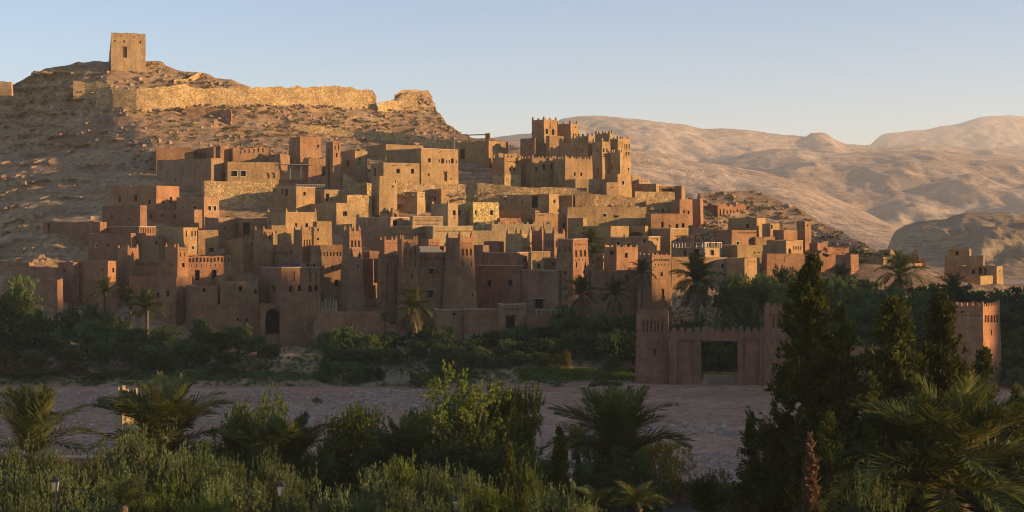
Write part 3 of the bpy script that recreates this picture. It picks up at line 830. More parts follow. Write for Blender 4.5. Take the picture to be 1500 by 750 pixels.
house('low dark hut at the foot of the bare slope', [B(1186, 1198, 1212, 356, 372, d=258)], RED)
house('roofless rubble walls crumbling on the lower slope', [B(1186, 1191, 1240, 368, 390, jag=1.2, d=250), B(1206, 1212, 1244, 361, 376, jag=0.8, d=256)], RED, 'ruin', 'ruin')
house('small dark stub house between the rubble walls and the grove', [B(1224, 1246, 1258, 373, 402, d=246)], RED)
house('detached flat roofed house with a roof room, standing behind a palm', [B(1258, 1294, 1308, 377, 412, L=[(1283, 396, 4, 3)], d=250), B(1287, 1304, 1310, 366, 385, L=[(1298, 373, 4, 5)], d=254, name='roof_room')], TAN)
house('low outbuilding with a window slit right of the palm', [B(1322, 1340, 1351, 386, 412, R=[(1346, 396, 2, 5)], d=254)], TAN)
house('lone house on the plain with three dark openings and an open roof room', [B(1384, 1440, 1442, 375, 424, d=300), B(1389, 1420, 1423, 364, 384, d=303, L=[(1402, 371, 5, 6)], name='roof_room'),
    B(1404, 1460, 1469, 390, 424, L=[(1426, 398, 5, 6), (1436, 396, 5, 10), (1443, 397, 3, 8)], R=[(1465, 397, 1.5, 4)], d=293, name='front_wing'), B(1385, 1436, 1470, 404, 424, d=289, name='yard_wall', roof=False)], TAN)

# ---- upper left
house('long red back wall under the rocky slope at the top of the village', [B(222, 229, 284, 216, 240, a=15), B(280, 313, 320, 215, 240, a=30)], RED)
house('short lit house in the uppermost row', [B(313, 323, 336, 213, 240), ], RED)
house('uppermost red ruin with crumbling inner walls', [B(334, 341, 393, 213, 240, jag=0.7, R=row(352, 385, 6, 219, 2, 6)), ], RED, 'ruin', 'ruin')
house('dark roofless ruin left of the red cube house', [B(393, 408, 424, 222, 244, jag=1.0)], RED, 'ruin', 'ruin')
house('very large blank shaded house at the upper left edge of the village', [B(230, 309, 326, 231, 282, L=[(236, 264, 4, 5, 'n'), (258, 264, 4, 5, 'n')], d=291, bat=0.01, jag=0.2)], (0.33, 0.205, 0.115))
r_, o_, _ = house('cafe terrace house with bright glazed windows and two arches', [B(317, 333, 408, 237, 268, R=[(343, 254, 9, 8, 'f'), (356, 254, 8, 8, 'f'), (391, 257, 7, 9, 'a'), (399, 257, 7, 9, 'a')], L=[(321, 256, 4, 10), (328, 257, 4, 9)], d=291, a=20)], TAN)
ab = MB(); 
for px in (409, 425, 441, 456): ab.box(P(px, 263, 289), (0.07, 0, 0), (0, 0.07, 0), 3.1)
ab.box(P(433, 241.5, 289), (3.4, .5, 0), (-.2, 1.3, 0), 0.1)
cn = tag(ab.build('awning', M['palebark'], None), 'pale flat awning on slim poles beside the cafe terrace house', 'awning')
rb = MB()
for i in range(34): rb.box(P(409 + i * 1.35, 263, 290.5 + 0.05 * (i % 3)), (0.085, 0, 0), (0, .05, 0), 1.5 + 0.5 * rnd.random())
tag(rb.build('reed_screen', M['reed'], None), 'tan reed screen under the pale awning of the cafe terrace', 'screen')
house('stone retaining terrace below the cafe terrace house', [B(276, 300, 402, 264, 292, mat='stone', color=STN, jag=0.2, d=284, a=16)], STN, 'retaining_wall', 'wall')
house('house with two tall dark windows on its shaded side, white railing on the roof', [B(400, 434, 461, 275, 305, L=[(414, 281, 3, 8), (420, 282, 4, 11)], R=[(446, 284, 3.5, 5)], cap=1)], TAN)
wr = MB()
for i in range(17): wr.box(P(434 + i * 2.6, 275, 281), (0.06, 0, 0), (0, .06, 0), 0.55)
wr.box(P(455, 270.6, 281), (2.8, 0, 0), (0, .06, 0), 0.1)
tag(wr.build('white_railing', M['pale'], None), 'white railing above the house with two tall dark windows', 'railing')
house('shaded house with a pale window and a lit end wall with twin pale windows', [B(258, 299, 321, 288, 320, L=[(268, 304, 3, 5, 'f'), (286, 305, 4.5, 8, 'f')], R=[(307, 305, 4, 7, 'f'), (314.5, 305, 4, 7, 'f')], jag=0.2)], RED)
house('red shaded house with six small windows under the very large blank house', [B(162, 229, 262, 272, 308, L=[(175, 292, 4, 8), (199, 291, 4.5, 8), (219, 296, 4, 7)], R=[(239, 297, 2.5, 6), (250, 293, 3.5, 9)])], RED)
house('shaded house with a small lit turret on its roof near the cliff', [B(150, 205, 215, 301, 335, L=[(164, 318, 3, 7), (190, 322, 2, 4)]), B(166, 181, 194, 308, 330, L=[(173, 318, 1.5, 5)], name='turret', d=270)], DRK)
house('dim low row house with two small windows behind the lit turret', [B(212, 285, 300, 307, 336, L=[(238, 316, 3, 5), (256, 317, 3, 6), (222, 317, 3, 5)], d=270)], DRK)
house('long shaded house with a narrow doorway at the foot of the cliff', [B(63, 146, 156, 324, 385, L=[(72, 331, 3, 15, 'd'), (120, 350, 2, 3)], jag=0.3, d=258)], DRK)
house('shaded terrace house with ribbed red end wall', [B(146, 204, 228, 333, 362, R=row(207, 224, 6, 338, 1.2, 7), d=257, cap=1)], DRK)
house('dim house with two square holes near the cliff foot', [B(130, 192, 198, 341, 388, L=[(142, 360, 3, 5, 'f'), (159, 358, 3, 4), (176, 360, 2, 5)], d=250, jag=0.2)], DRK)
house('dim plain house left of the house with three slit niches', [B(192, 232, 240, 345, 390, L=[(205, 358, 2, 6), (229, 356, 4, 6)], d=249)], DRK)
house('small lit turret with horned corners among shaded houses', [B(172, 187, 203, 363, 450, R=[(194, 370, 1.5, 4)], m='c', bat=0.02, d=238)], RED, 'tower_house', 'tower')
house('house with three slit niches high on its golden end wall', [B(232, 269, 290, 333, 385, R=[(273, 342, 2, 8, 'a'), (281, 342, 2, 8, 'a'), (285.5, 342, 2, 8, 'a'), (282, 363, 3, 5, 'f')], d=248)], TAN)
house('plain golden wall beside the three slit niches', [B(286, 290, 320, 337, 385, d=250, R=[(309, 366, 7, 6)])], TAN)
house('shaded slope house with broken stair edges', [B(300, 320, 345, 317, 352, d=262, jag=0.4, R=[(330, 334, 2, 5)]), B(345, 355, 392, 317, 350, d=262, jag=0.3, R=[(361, 335, 10, 18, 'd')], L=[(348, 330, 2, 5)])], DRK)
house('ruined golden stub with steps in a dark courtyard', [B(330, 356, 372, 348, 380, jag=0.9, d=251, R=[(369, 357, 3, 10, 'f')])], TAN)

# ---- kasbah on the left front
house('front kasbah with a gallery of square openings, sunlit above and shaded below', [
    B(241, 260, 275, 362, 412, R=[(268, 388, 4, 6), (264, 372, 1.2, 6, 'n'), (270, 372, 1.2, 6, 'n')] + row(262, 273, 5, 365.5, 1, 1.5), L=[(251, 388, 1.6, 5)], m='c', bat=0.01, name='tower', d=233),
    B(268, 274, 339, 374, 430, R=row(278, 336, 12, 379.5, 3, 7, 'n') + row(281, 330, 8, 388, 0.9, 4, 'n') + [(289, 403, 7, 15), (314, 402, 7, 14)], jag=0.15, name='hall', d=235, a=18),
    B(188, 241, 247, 380, 425, L=row(197, 234, 9, 387, 2, 5, 'n') + [(205, 409, 3, 1.6)], name='wing', d=236),
    B(189, 258, 281, 406, 476, L=[(210, 434, 6, 7), (231, 433, 4.5, 8), (246, 430, 4.5, 8), (240, 398, 1.6, 4)], R=[(262, 441, 1.4, 5)], bat=0.012, name='lower_wall', d=230)], RED, 'kasbah', 'kasbah')
house('shaded kasbah wing with a red lit corner and slit window, beside the gallery kasbah', [B(107, 158, 171, 382, 452, L=[(150, 395, 3, 5), (120, 410, 1.4, 16, 'n'), (120, 428, 3, 4)], R=[(166, 396, 3, 7)], d=234, bat=0.01)], RED, 'kasbah', 'kasbah')
house('dim plain house outside the shaded kasbah wing', [B(85, 107, 112, 384, 445, L=[(94, 396, 3, 5)], d=236)], DRK)
house('low ruined walls in the shade under the cliff', [B(-20, 42, 48, 384, 412, d=246, jag=0.3), B(24, 86, 90, 391, 420, d=241, jag=0.3), B(5, 84, 88, 408, 446, d=233, jag=0.3, L=[(43, 428, 2, 6)])], DRK, 'ruin', 'ruin')
house('low lit house with one small square window in front of the gallery kasbah', [B(273, 283, 318, 419, 452, R=[(299, 425, 4, 5.5)], d=227)], RED)
house('shaded courtyard house with small triangular merlons', [B(314, 322, 378, 412, 452, R=[(352, 423, 5, 7), (374, 427, 4, 6)], m='m', ms=0.6, mstep=3.2, d=229, a=18), B(338, 344, 396, 405, 440, d=233, a=18)], RED)
house('front wall of the lower village with two small square holes', [B(272, 280, 384, 446, 496, R=[(348, 468, 2.4, 5), (361, 468, 2.4, 5)], jag=0.15, d=221, a=8)], RED, 'village_wall', 'wall')
house('village gateway with a tall dark arched passage', [B(379, 382, 412, 447, 500, R=[(399, 470.5, 20, 37, 'G')], d=219, a=10, depth=6), B(408, 411, 437, 434, 500, d=218, a=12, jag=0.15), B(432, 436, 464, 436, 500, d=218.5, a=10, depth=3)], RED, 'gateway', 'gateway', None, ['arch_wall', 'buttress', 'side_wall'])
house('long low river wall running from the gateway to the palms', [B(452, 460, 570, 457, 506, d=216, a=8, depth=1.2)], RED, 'village_wall', 'wall')
r_, o_, bl_ = house('house with a blue solar panel on its roof above the gateway', [B(383, 412, 469, 393, 447, L=[(389, 424, 4.5, 8), (401, 424, 4.5, 8)], R=[(426, 424, 5, 9), (438.5, 423, 5, 9), (454, 423, 5, 9), (462.5, 422, 4.5, 8), (431, 405, 1.6, 16, 'n'), (454, 405, 2, 15, 'a'), (463, 405, 2, 15, 'a')], cap=1, d=229), B(443, 447, 469, 385, 400, R=[(451, 389, 3, 5), (460, 389, 3, 5)], d=232, name='upper_room')], RED)
sp = MB(); a = P(406, 391.8, 231); b = P(433, 391.8, 231); c = P(440, 386.6, 235); e = P(415, 386.6, 235)
sp.prism([a, b, c, e], [a + Vector((0, 0, .08)), b + Vector((0, 0, .08)), c + Vector((0, 0, .08)), e + Vector((0, 0, .08))])
sp.build('solar_panel', M['panel'], r_, o_)

# ---- the second kasbah
house('kasbah with carved corner towers and a band of arched niches, half in sun', [
    B(430, 442, 456, 337, 405, R=niches(442, 456, 337), bat=0.02, m='c', ms=0.6, name='tower', d=238),
    B(503, 512, 529, 338, 455, R=niches(512, 529, 338) + [(523, 390, 2, 4)], bat=0.055, m='c', ms=0.7, name='tower', d=232),
    B(372, 386, 400, 336, 415, R=[(396, 348, 3, 8), (390, 345, 1.4, 6, 'n')] + row(388, 398, 4, 341, 1, 1.6), bat=0.02, m='c', name='tower', d=241),
    B(386, 432, 436, 358, 425, L=row(402, 426, 7, 370, 1.6, 5, 'a'), name='side_wall', d=240.5, jag=0.25),
    B(452, 456, 513, 359, 450, R=row(470, 503, 8, 372, 2, 6, 'a') + [(474, 391, 2.2, 4.5), (487, 391, 2.2, 4.5), (501, 390, 2.2, 4), (493, 415, 5.5, 9.5)] + row(460, 470, 4, 367, 1, 1.6), name='main_wall', d=236, a=14)], RED, 'kasbah', 'kasbah')
house('stubby tower with a notch behind the carved kasbah', [B(453, 460, 478, 333, 375, R=[(466, 336, 2.5, 6), (466, 350, 3, 3)], bat=0.03, d=247)], TAN, 'tower_house', 'tower')
house('golden house with horned corners and two small windows over the carved kasbah', [B(391, 419, 464, 310, 352, R=[(434, 329, 3, 6), (449, 330, 4, 6)], L=[(395, 325, 2, 4)], m='c', d=253)], TAN)
house('golden terrace below the horned house, stepped wall', [B(392, 398, 420, 330, 358, d=250, R=[(405, 340, 2, 3)]), B(460, 464, 486, 324, 352, d=255, R=[(488, 324, 1, 2)])], TAN)
house('broken mud arch standing on a roof', [B(556, 562, 572, 305, 324, jag=1.6, d=270), B(572, 575, 584, 304, 326, jag=1.0, d=269, R=[(579.5, 314, 4, 8, 'G')])], TAN, 'ruin', 'ruin')
house('wide flat house with a pale coping over a long shaded front', [B(524, 572, 606, 319, 362, L=[(540, 340, 1.2, 2)], R=[(579, 327, 7, 8)], cap=1, d=258), B(600, 605, 649, 318, 345, R=row(609, 645, 14, 323, 1.2, 1.4, 'n') + row(612, 640, 9, 328.5, 1.8, 1.2, 'n'), cap=1, d=257.5, color=PAL, name='carved_front')], (0.40, 0.25, 0.13))
house('banded house with a toothed white frieze, behind the central kasbah', [B(573, 604, 636, 332, 370, L=row(578, 602, 8, 343, 1.6, 2, 'n'), R=row(609, 620, 4, 343, 1.6, 3, 'n'), cap=1, d=252), B(618, 634, 692, 332, 372, R=row(638, 688, 20, 338.5, 1.0, 2, 'n'), cap=1, d=250, color=PAL, name='frieze_front')], TAN)

# ---- central kasbah
house('dark recessed house between the carved kasbah and the central kasbah', [B(524, 546, 562, 380, 462, d=240), B(530, 541, 556, 366, 420, d=246, jag=0.5)], DRK)
r_, o_, bl_ = house('central kasbah with two tapered carved towers and canopied windows', [
    B(585, 589, 613, 351, 470, R=niches(589, 613, 351) + [(603, 404, 2, 5)], bat=0.04, m='c', ms=0.6, name='tower', d=227, a=15),
    B(653, 673, 694, 348, 470, R=niches(673, 694, 350) + [(682, 379, 2.4, 4), (689, 432, 1.6, 6)], bat=0.05, m='c', ms=0.8, name='tower', d=225),
    B(609, 613, 674, 371, 470, R=row(618, 668, 12, 379.5, 2.2, 6, 'a') + [(632, 397, 6, 7), (653, 397, 5, 7), (641, 397.5, 2, 4), (631, 430, 7.5, 10), (652, 428, 7, 10), (664, 390, 1, 2), (618, 391, 1, 2)] + row(622, 660, 4, 388, 0.9, 5, 'n'),
      awn=[('R', 632, 392.5, 10), ('R', 654, 392, 10), ('R', 631, 424, 11), ('R', 652, 422, 11)], name='main_wall', d=228, a=14, cap=1),
    B(556, 563, 582, 351, 430, R=row(566, 579, 5, 356, 1, 1.6, 'n'), bat=0.015, m='c', ms=0.5, name='rear_tower', d=236),
    B(553, 557, 590, 374, 470, R=[(579, 415, 5, 60, 'n'), (567, 415, 2.5, 60, 'n')], name='buttress_wall', d=230, a=20, bat=0.02)], RED, 'kasbah', 'kasbah')
th = MB(); a = P(616, 371, 231); b = P(651, 371, 231); c = P(640, 362, 236); e = P(614, 362, 236)
th.prism([a, b, c, e], [p + Vector((0, 0, .15)) for p in (a, b, c, e)]); th.build('reed_roof', M['reed'], r_, o_)
house('small lit turret room on the roof behind the central kasbah', [B(617, 628, 644, 350, 372, R=row(631, 641, 5, 355, 1, 1.5, 'n') + row(631, 641, 4, 359, 1.6, 2, 'n'), d=238), B(636, 650, 656, 360, 374, d=240, L=[(644, 366, 5, 5)])], RED)
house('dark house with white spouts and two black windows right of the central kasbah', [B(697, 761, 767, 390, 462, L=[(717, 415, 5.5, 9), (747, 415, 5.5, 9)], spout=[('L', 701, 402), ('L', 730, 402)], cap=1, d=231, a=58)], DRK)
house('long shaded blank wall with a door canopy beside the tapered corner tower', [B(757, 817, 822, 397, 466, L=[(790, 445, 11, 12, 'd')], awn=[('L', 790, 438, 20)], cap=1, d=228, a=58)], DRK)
house('tapered carved tower standing alone with a pale roof ledge, between dark walls and palms', [B(816, 839, 861, 351, 460, R=niches(839, 861, 352) + [(851, 376, 2.5, 5), (854, 399, 3, 5)], L=row(820, 835, 3, 365, 2, 8, 'a') + [(829, 399, 2.6, 5), (829, 422, 2.6, 5)], bat=0.045, cap=1, d=227)], RED, 'tower_house', 'tower')
house('carved turret with pointed corner horns behind the dark house', [B(741, 764, 779, 342, 385, R=row(767, 777, 4, 364, 1.6, 7, 'a') + row(767, 776, 5, 355, 1, 1.4, 'n'), L=row(754, 762, 4, 355, 1, 1.4, 'n'), m='c', ms=0.8, d=246)], TAN, 'tower_house', 'tower')
house('open roofed shaded room with horned corners next to the carved turret', [B(777, 794, 797, 338, 372, m='c', ms=0.8, d=249)], RED)
house('dark carved turret between the horned room and the palm', [B(796, 812, 828, 342, 390, L=row(800, 809, 3, 357, 2, 10, 'a'), R=row(815, 825, 3, 357, 2, 10, 'a'), m='c', ms=0.8, d=243)], DRK, 'tower_house', 'tower')
house('flat house with satellite mounts and a small lit end in front of the turrets', [B(707, 758, 778, 371, 398, R=[(770, 381, 4, 5)], cap=1, d=240)], RED)
house('small flat annex with a bright coping below the horned turret', [B(774, 778, 806, 370, 398, R=[(789, 390, 4, 6)], cap=1, d=239)], TAN)
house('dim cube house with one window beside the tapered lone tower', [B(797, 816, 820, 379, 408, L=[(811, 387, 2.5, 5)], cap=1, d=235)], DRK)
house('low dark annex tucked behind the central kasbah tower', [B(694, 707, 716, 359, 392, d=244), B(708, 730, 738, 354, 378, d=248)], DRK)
house('broad red wall with two windows among the palms', [B(858, 866, 937, 396, 448, R=[(917, 405, 3, 5), (920, 408, 3, 6)], d=229, a=16)], RED)
house('red house with battlements and a window above the palm grove', [B(885, 903, 934, 362, 420, R=[(917, 374, 4, 7), (908, 402, 2, 4)], L=[(896, 371, 5, 4)], m='m', ms=0.5, d=236)], RED)
house('lit low walls behind a palm, beside the lone tapered tower', [B(862, 872, 886, 371, 398, d=241), B(870, 886, 893, 359, 392, d=245)], TAN)
house('carved square tower with a toothed top beside the big palm', [B(935, 955, 983, 374, 455, R=row(959, 979, 7, 381, 1.8, 3, 'n') + [(969, 402, 3, 6), (970, 430, 4, 14, 'a')] + row(960, 978, 5, 388, 1.2, 3, 'n'), bat=0.015, m='m', ms=0.4, mstep=0.9, d=226)], RED, 'tower_house', 'tower')

# ---- riverside walls below the central kasbah
house('low front wall with one small opening under the central kasbah', [B(636, 640, 681, 455, 490, R=[(665, 460, 4, 4)], cap=1, d=218, a=12), B(678, 681, 735, 454, 490, cap=1, d=217, a=6, depth=1.5)], RED, 'village_wall', 'wall')
r_, o_, _ = house('small decorated doorway building with a carved band on the river side', [B(730, 735, 771, 447, 492, R=[(748, 474, 13, 22, 'd')] + row(742, 766, 6, 453, 2.6, 4, 'n') + row(740, 768, 10, 459, 1, 1.4, 'n'), cap=1, d=215, a=12)], RED)
house('terrace wall with pale railing beside the decorated doorway', [B(768, 772, 822, 462, 496, d=214, a=10)], RED, 'village_wall', 'wall')
rl = MB()
for i in range(6): rl.box(P(786 + i * 7, 461, 213.6), (0.06, 0, 0), (0, .06, 0), 0.8)
rl.box(P(803, 454, 213.6), (2.0, 0, 0), (0, .06, 0), 0.1)
tag(rl.build('wooden_railing', M['palebark'], None), 'pale wooden railing on the terrace wall beside the decorated doorway', 'railing')

# ---- hilltop granary
house('fortified granary standing alone on the hilltop', [B(158, 163, 213, 47, 90, R=[(183, 77, 6, 15, 'd'), (168.5, 59.5, 2, 3.5), (182, 60.5, 2, 4), (205.5, 61, 2, 3.5), (178, 52, 2, 2, 'n'), (196, 54, 2, 2, 'n')], d=361, a=16, bat=0.02, jag=0.15)], (0.44, 0.29, 0.14), 'granary', 'granary')

# ---- rubble walls on the hill
def rubble_wall(label, pts, th=0.9, name='stone_wall', color=STN, jag=0.9, mat='stone', n=2.0, dd=0):
    """pts: (px, top row, base row); stands on the slope"""
    top, bot = [], []
    ds = [D(max(px, 170), yb) + dd for px, yt, yb in pts]
    segs = []
    for i in range(len(pts) - 1):
        (xa, ta, ba), (xb, tb_, bb_) = pts[i], pts[i+1]
        k = max(1, int(abs(xb - xa) / (n * 3)) + (2 if abs(xb - xa) < 4 else 0))
        for j in range(k):
            t = j / k
            segs.append((xa + (xb - xa) * t, ta + (tb_ - ta) * t, ba + (bb_ - ba) * t, ds[i] + (ds[i+1] - ds[i]) * t))
    segs.append((*pts[-1], ds[-1]))
    mb = MB(); N_ = len(segs); rowsn = 4
    org = P(segs[0][0], segs[0][2], segs[0][3])
    for i, (px, ty, by, d) in enumerate(segs):
        t3, b3 = P(px, ty, d), P(px, by, d); b3.z -= 2.0
        t3.z += jag * (noise.noise((t3.x * .45, t3.y * .45, 1)) + .7 * noise.noise((t3.x * 1.5, 3, t3.y * 1.5)))
        for off in (0, th):
            for r in range(rowsn + 1):
                q = b3 + (t3 - b3) * (r / rowsn)
                q = wob(q, 0.16) + Vector((0, off + (-0.25 if off == 0 else 0.25) * (1 - r / rowsn), 0))
                mb.v.append(tuple(q))
    w = rowsn + 1
    for i in range(N_ - 1):
        for r in range(rowsn):
            a = i * 2 * w + r; c = (i + 1) * 2 * w + r
            mb.f.append((a, c, c + 1, a + 1)); mb.f.append((a + w, a + w + 1, c + w + 1, c + w))
        a = i * 2 * w + rowsn; c = (i + 1) * 2 * w + rowsn
        mb.f.append((a, c, c + w, a + w))
    for i in (0, N_ - 1):
        for r in range(rowsn):
            a = i * 2 * w + r; mb.f.append((a, a + 1, a + w + 1, a + w))
    root = empty(name, org); tag(root, label, 'wall')
    mb.build('rubble_face', M[mat], root, org, color)
    # tumbled stones at the foot
    st = MB()
    for i in range(int(N_ * 1.2)):
        px, ty, by, d = segs[rnd.randrange(N_)]
        p = P(px + rnd.uniform(-3, 3), by + rnd.uniform(0, 4), d - rnd.uniform(.6, 2.5)); s = rnd.uniform(.15, .45)
        st.box(p - Vector((0, 0, .1)), (s, rnd.uniform(-.2, .2), 0), (rnd.uniform(-.1, .1), s * .8, 0), s, .6)
    so = st.build('fallen_stones', M['boulder'], root, org); so['kind'] = 'stuff'
    return root
rubble_wall('massive stone fortress wall crossing the hill below the granary', [(166, 131, 158), (200, 129, 160), (240, 128, 160), (270, 125, 157), (300, 129, 152), (370, 128, 153), (430, 127, 153), (480, 127, 154), (505, 126, 156), (522, 131, 157), (545, 133, 158), (551, 140, 160)], 1.4, jag=0.7)
rubble_wall('shaded return of the fortress wall turning up behind the cliff edge', [(165, 131, 158), (150, 131, 152), (141, 129, 145)], 1.0, jag=0.5, dd=2)
rubble_wall('short lit wall stub above the cliff edge left of the fortress wall', [(107, 118, 133), (125, 119, 132), (140, 121, 134), (163, 124, 136)], 0.9, jag=0.6, dd=3)
rubble_wall('curved low wall climbing the dome beside the granary', [(255, 118, 122), (275, 114, 119), (288, 108, 114), (295, 104, 108)], 0.8, jag=0.2)
rubble_wall('broken dark wall running down below the fortress wall', [(272, 154, 164), (300, 157, 168), (318, 160, 171), (337, 163, 177), (339, 166, 178)], 0.9, jag=1.0, color=RED)
rubble_wall('long low retaining wall slanting across the sunny slope', [(425, 181, 188), (450, 183, 192), (480, 186, 196), (520, 190, 201), (560, 193, 206), (600, 198, 212), (640, 203, 217), (666, 206, 219)], 1.0, jag=0.4)
rubble_wall('lit stone wall on the crag at the end of the ridge', [(553, 152, 163), (575, 148, 161), (588, 146, 160), (592, 138, 160), (611, 141, 162)], 1.2, jag=0.5)
rubble_wall('dark broken wall along the crag top behind the lit wall', [(578, 137, 150), (590, 132, 150), (610, 131, 150), (626, 134, 150), (633, 144, 152)], 1.2, jag=0.6, dd=4)
rubble_wall('golden stone terrace wall under the largest sunlit house', [(580, 269, 284), (610, 269, 284), (640, 269, 283), (690, 271, 284), (715, 273, 286)], 0.9, jag=0.3, dd=-3)
rubble_wall('golden stone terrace wall under the crenellated houses of the upper kasbah', [(700, 268, 284), (745, 272, 288), (775, 274, 290), (830, 274, 292), (845, 276, 293)], 0.9, jag=0.2, dd=-4)
rubble_wall('sloping stone terrace below the forked spout houses', [(842, 277, 300), (870, 284, 302), (900, 286, 302), (925, 290, 303), (960, 292, 303)], 0.9, jag=0.2, dd=-6, color=TAN)
rubble_wall('low golden terrace wall under the open roofed shed', [(931, 281, 296), (960, 282, 296), (988, 282, 297)], 0.9, jag=0.15, dd=-5)
rubble_wall('stair parapet climbing to the arched doorway house', [(522, 266, 274), (512, 259, 268), (503, 252, 262)], 0.6, jag=0.1, color=PAL, mat='adobe', dd=-2)
rubble_wall('slanting parapet wall beside the stone based house', [(690, 262, 276), (702, 268, 280), (712, 272, 282)], 0.6, jag=0.1, color=PAL, mat='adobe', dd=-4)
rubble_wall('dark ruined wall of the lower bare slope', [(1296, 373, 384), (1315, 372, 388), (1335, 374, 388), (1343, 362, 388), (1346, 374, 390), (1356, 378, 392)], 0.9, jag=0.9, color=RED, dd=12)
rubble_wall('lit corner of a ruined wall at the cliff rim', [(-10, 119, 128), (5, 119, 128), (17, 120, 128)], 0.9, jag=0.1, color=PAL, mat='adobe', dd=2)

# ------------------------------------------------------------------ riverside gate (long wall, two towers)
GA = -9.0
GCOL = (0.29, 0.135, 0.072)
def gate_tower(root, org, x0, x1, yt, d, base_py, niche, slots, name='tower', depth=2.3):
    fR, fL, w = make_block(root, B(x0, x0, x1, yt, base_py, R=niche + slots, a=GA, depth=depth, d=d, bat=0.012, sink=1.2, jag=0.12), name, True, GCOL, org)
    for f in (fR,):
        n = 5
        for i in range(n):
            q = (i + 0.5) / n; mm = MB(); p = f.pt(q, 1) - f.n * 0.2; p.z -= .05
            mm.box(p, f.u * f.len / n * 0.42, f.n * .19, 0.42 + 0.14 * rnd.random(), 0.8); mm.build('merlon', M['adobe'], w, org, GCOL)
    return fR
gd = 190.5
org = P(1050, 566, gd); gate = tag(empty('river_gate', org), 'long red mud gate with two square towers standing on the river bed', 'gate')
gate_tower(gate, org, 932, 978, 455, 193, 566, row(943, 970, 6, 478, 3.2, 17, 'n') + row(941, 972, 7, 468, 1.6, 2.4, 'n'), [(959, 516, 2.6, 10), (941, 510.5, 2.4, 1.8, 'n'), (973, 509.5, 2.4, 1.8, 'n')])
gate_tower(gate, org, 1120, 1170, 449, 189, 568, row(1133, 1160, 5, 472, 3, 17, 'n') + [(1145, 461, 38, 1, 'n')], [(1131, 499, 2, 1.8, 'n'), (1131, 518, 2, 1.8, 'n')])
def gate_wall(x0, x1, yt, yb, d, ops=(), nm=0, name='curtain_wall', sink=1.0):
    fR, fL, w = make_block(gate, B(x0, x0, x1, yt, yb, R=list(ops), a=GA, depth=1.5, d=d, bat=0.0, sink=sink, roof=False), name, True, GCOL, org)
    for i in range(nm):
        q = (i + 0.5) / nm; mm = MB(); p = fR.pt(q, 1) - fR.n * 0.4; p.z -= .05
        mm.box(p, fR.u * fR.len / nm * 0.36, fR.n * .38, 0.5 + .2 * rnd.random(), 0.7); mm.build('merlon', M['adobe'], w, org, GCOL)
    return w
tg = math.tan(math.radians(GA))
def gdep(px):                                   # distance along the gate front
    k = (px - 750) / F; x0 = (982 - 750) / F * 191.2
    return (191.2 - x0 * tg) / (1 - k * tg)
gate_wall(982, 1027, 486, 568, gdep(982), [(1004, 532, 24, 66, 'n')], 4)
gate_wall(1027.3, 1080, 486, 499, gdep(1027.3), (), 5, 'lintel_wall', 0)
gate_wall(1080.3, 1121, 486, 568, gdep(1080.3), [(1100, 530, 24, 68, 'n')], 4)
mm = MB(); A, Bq = P(1025, 500.5, gdep(1025)), P(1082, 500.5, gdep(1082)); mm.box((A + Bq) / 2 + Vector((.1, .72, 0)), (Bq - A) / 2, (0.11, .70, 0), .14); mm.build('lintel_beam', M['wood'], gate, org)
# rubble infill of the gate opening: each course of stones stands proud
root = tag(empty('rubble_infill', P(1053, 567, 190.4)), 'loose dry stone infill closing the foot of the gate opening', 'stone wall')
for r in range(7):
    st = MB(); n = 19
    for i in range(n):
        p = P(1030 + (i + .5 + .4 * (r % 2)) * 2.62, 566.5 - r * 2.6, 190.35); s = .08 + .04 * rnd.random()
        st.box(p + Vector((0, rnd.uniform(-.05, .05), -.02)), (s, 0, rnd.uniform(-.02, .02)), (0, .25, 0), .21, .78)
    so = st.build('stone_course', M['boulder'], root, root.location); so['kind'] = 'stuff'
house('low crenellated wall behind the conifers joining gate and brick tower', [B(1168, 1170, 1300, 508, 560, m='m', ms=0.7, mstep=1.2, a=GA, depth=1.0, d=187.5, sink=1.5, roof=False)], RED, 'village_wall', 'wall')
house('square brick tower with a toothed crown rising behind the conifers', [B(1398, 1440, 1465, 449, 548, R=row(1444, 1461, 5, 467, 2.8, 11, 'n') + [(1452, 487, 2, 8)], L=[(1407, 492, 6, 6)] + row(1404, 1434, 6, 462, 3, 2, 'n'), m='m', ms=0.62, mstep=0.75, bat=0.02, d=187, mat='adobe', sink=1.5)], (0.40, 0.19, 0.085), 'watch_tower', 'tower')

# ------------------------------------------------------------------ vegetation
NP = np.random.RandomState(11)
def leaf_mesh(name, centres, dirs, size, wid, mat):
    """one diamond-shaped leaf card per centre; dirs: long axis"""
    n = len(centres)
    r = NP.normal(size=(n, 3)); s = np.cross(dirs, r); s /= np.linalg.norm(s, axis=1)[:, None] + 1e-9
    L = (size * (0.7 + 0.6 * NP.rand(n)))[:, None]; W = (wid * (0.7 + 0.6 * NP.rand(n)))[:, None]
    v = np.stack([centres - dirs * L * .5, centres + s * W * .5 + dirs * L * .08, centres + dirs * L * .5, centres - s * W * .5 + dirs * L * .08], 1).reshape(-1, 3)
    me = bpy.data.meshes.new(name)
    me.vertices.add(4 * n); me.vertices.foreach_set('co', v.astype(np.float32).ravel())
    me.loops.add(4 * n); me.loops.foreach_set('vertex_index', np.arange(4 * n, dtype=np.int32))
    me.polygons.add(n); me.polygons.foreach_set('loop_start', np.arange(0, 4 * n, 4, dtype=np.int32))
    me.polygons.foreach_set('loop_total', np.full(n, 4, np.int32))
    me.update(calc_edges=True); me.materials.append(mat)
    return me

def unit(a): return a / (np.linalg.norm(a, axis=1)[:, None] + 1e-9)

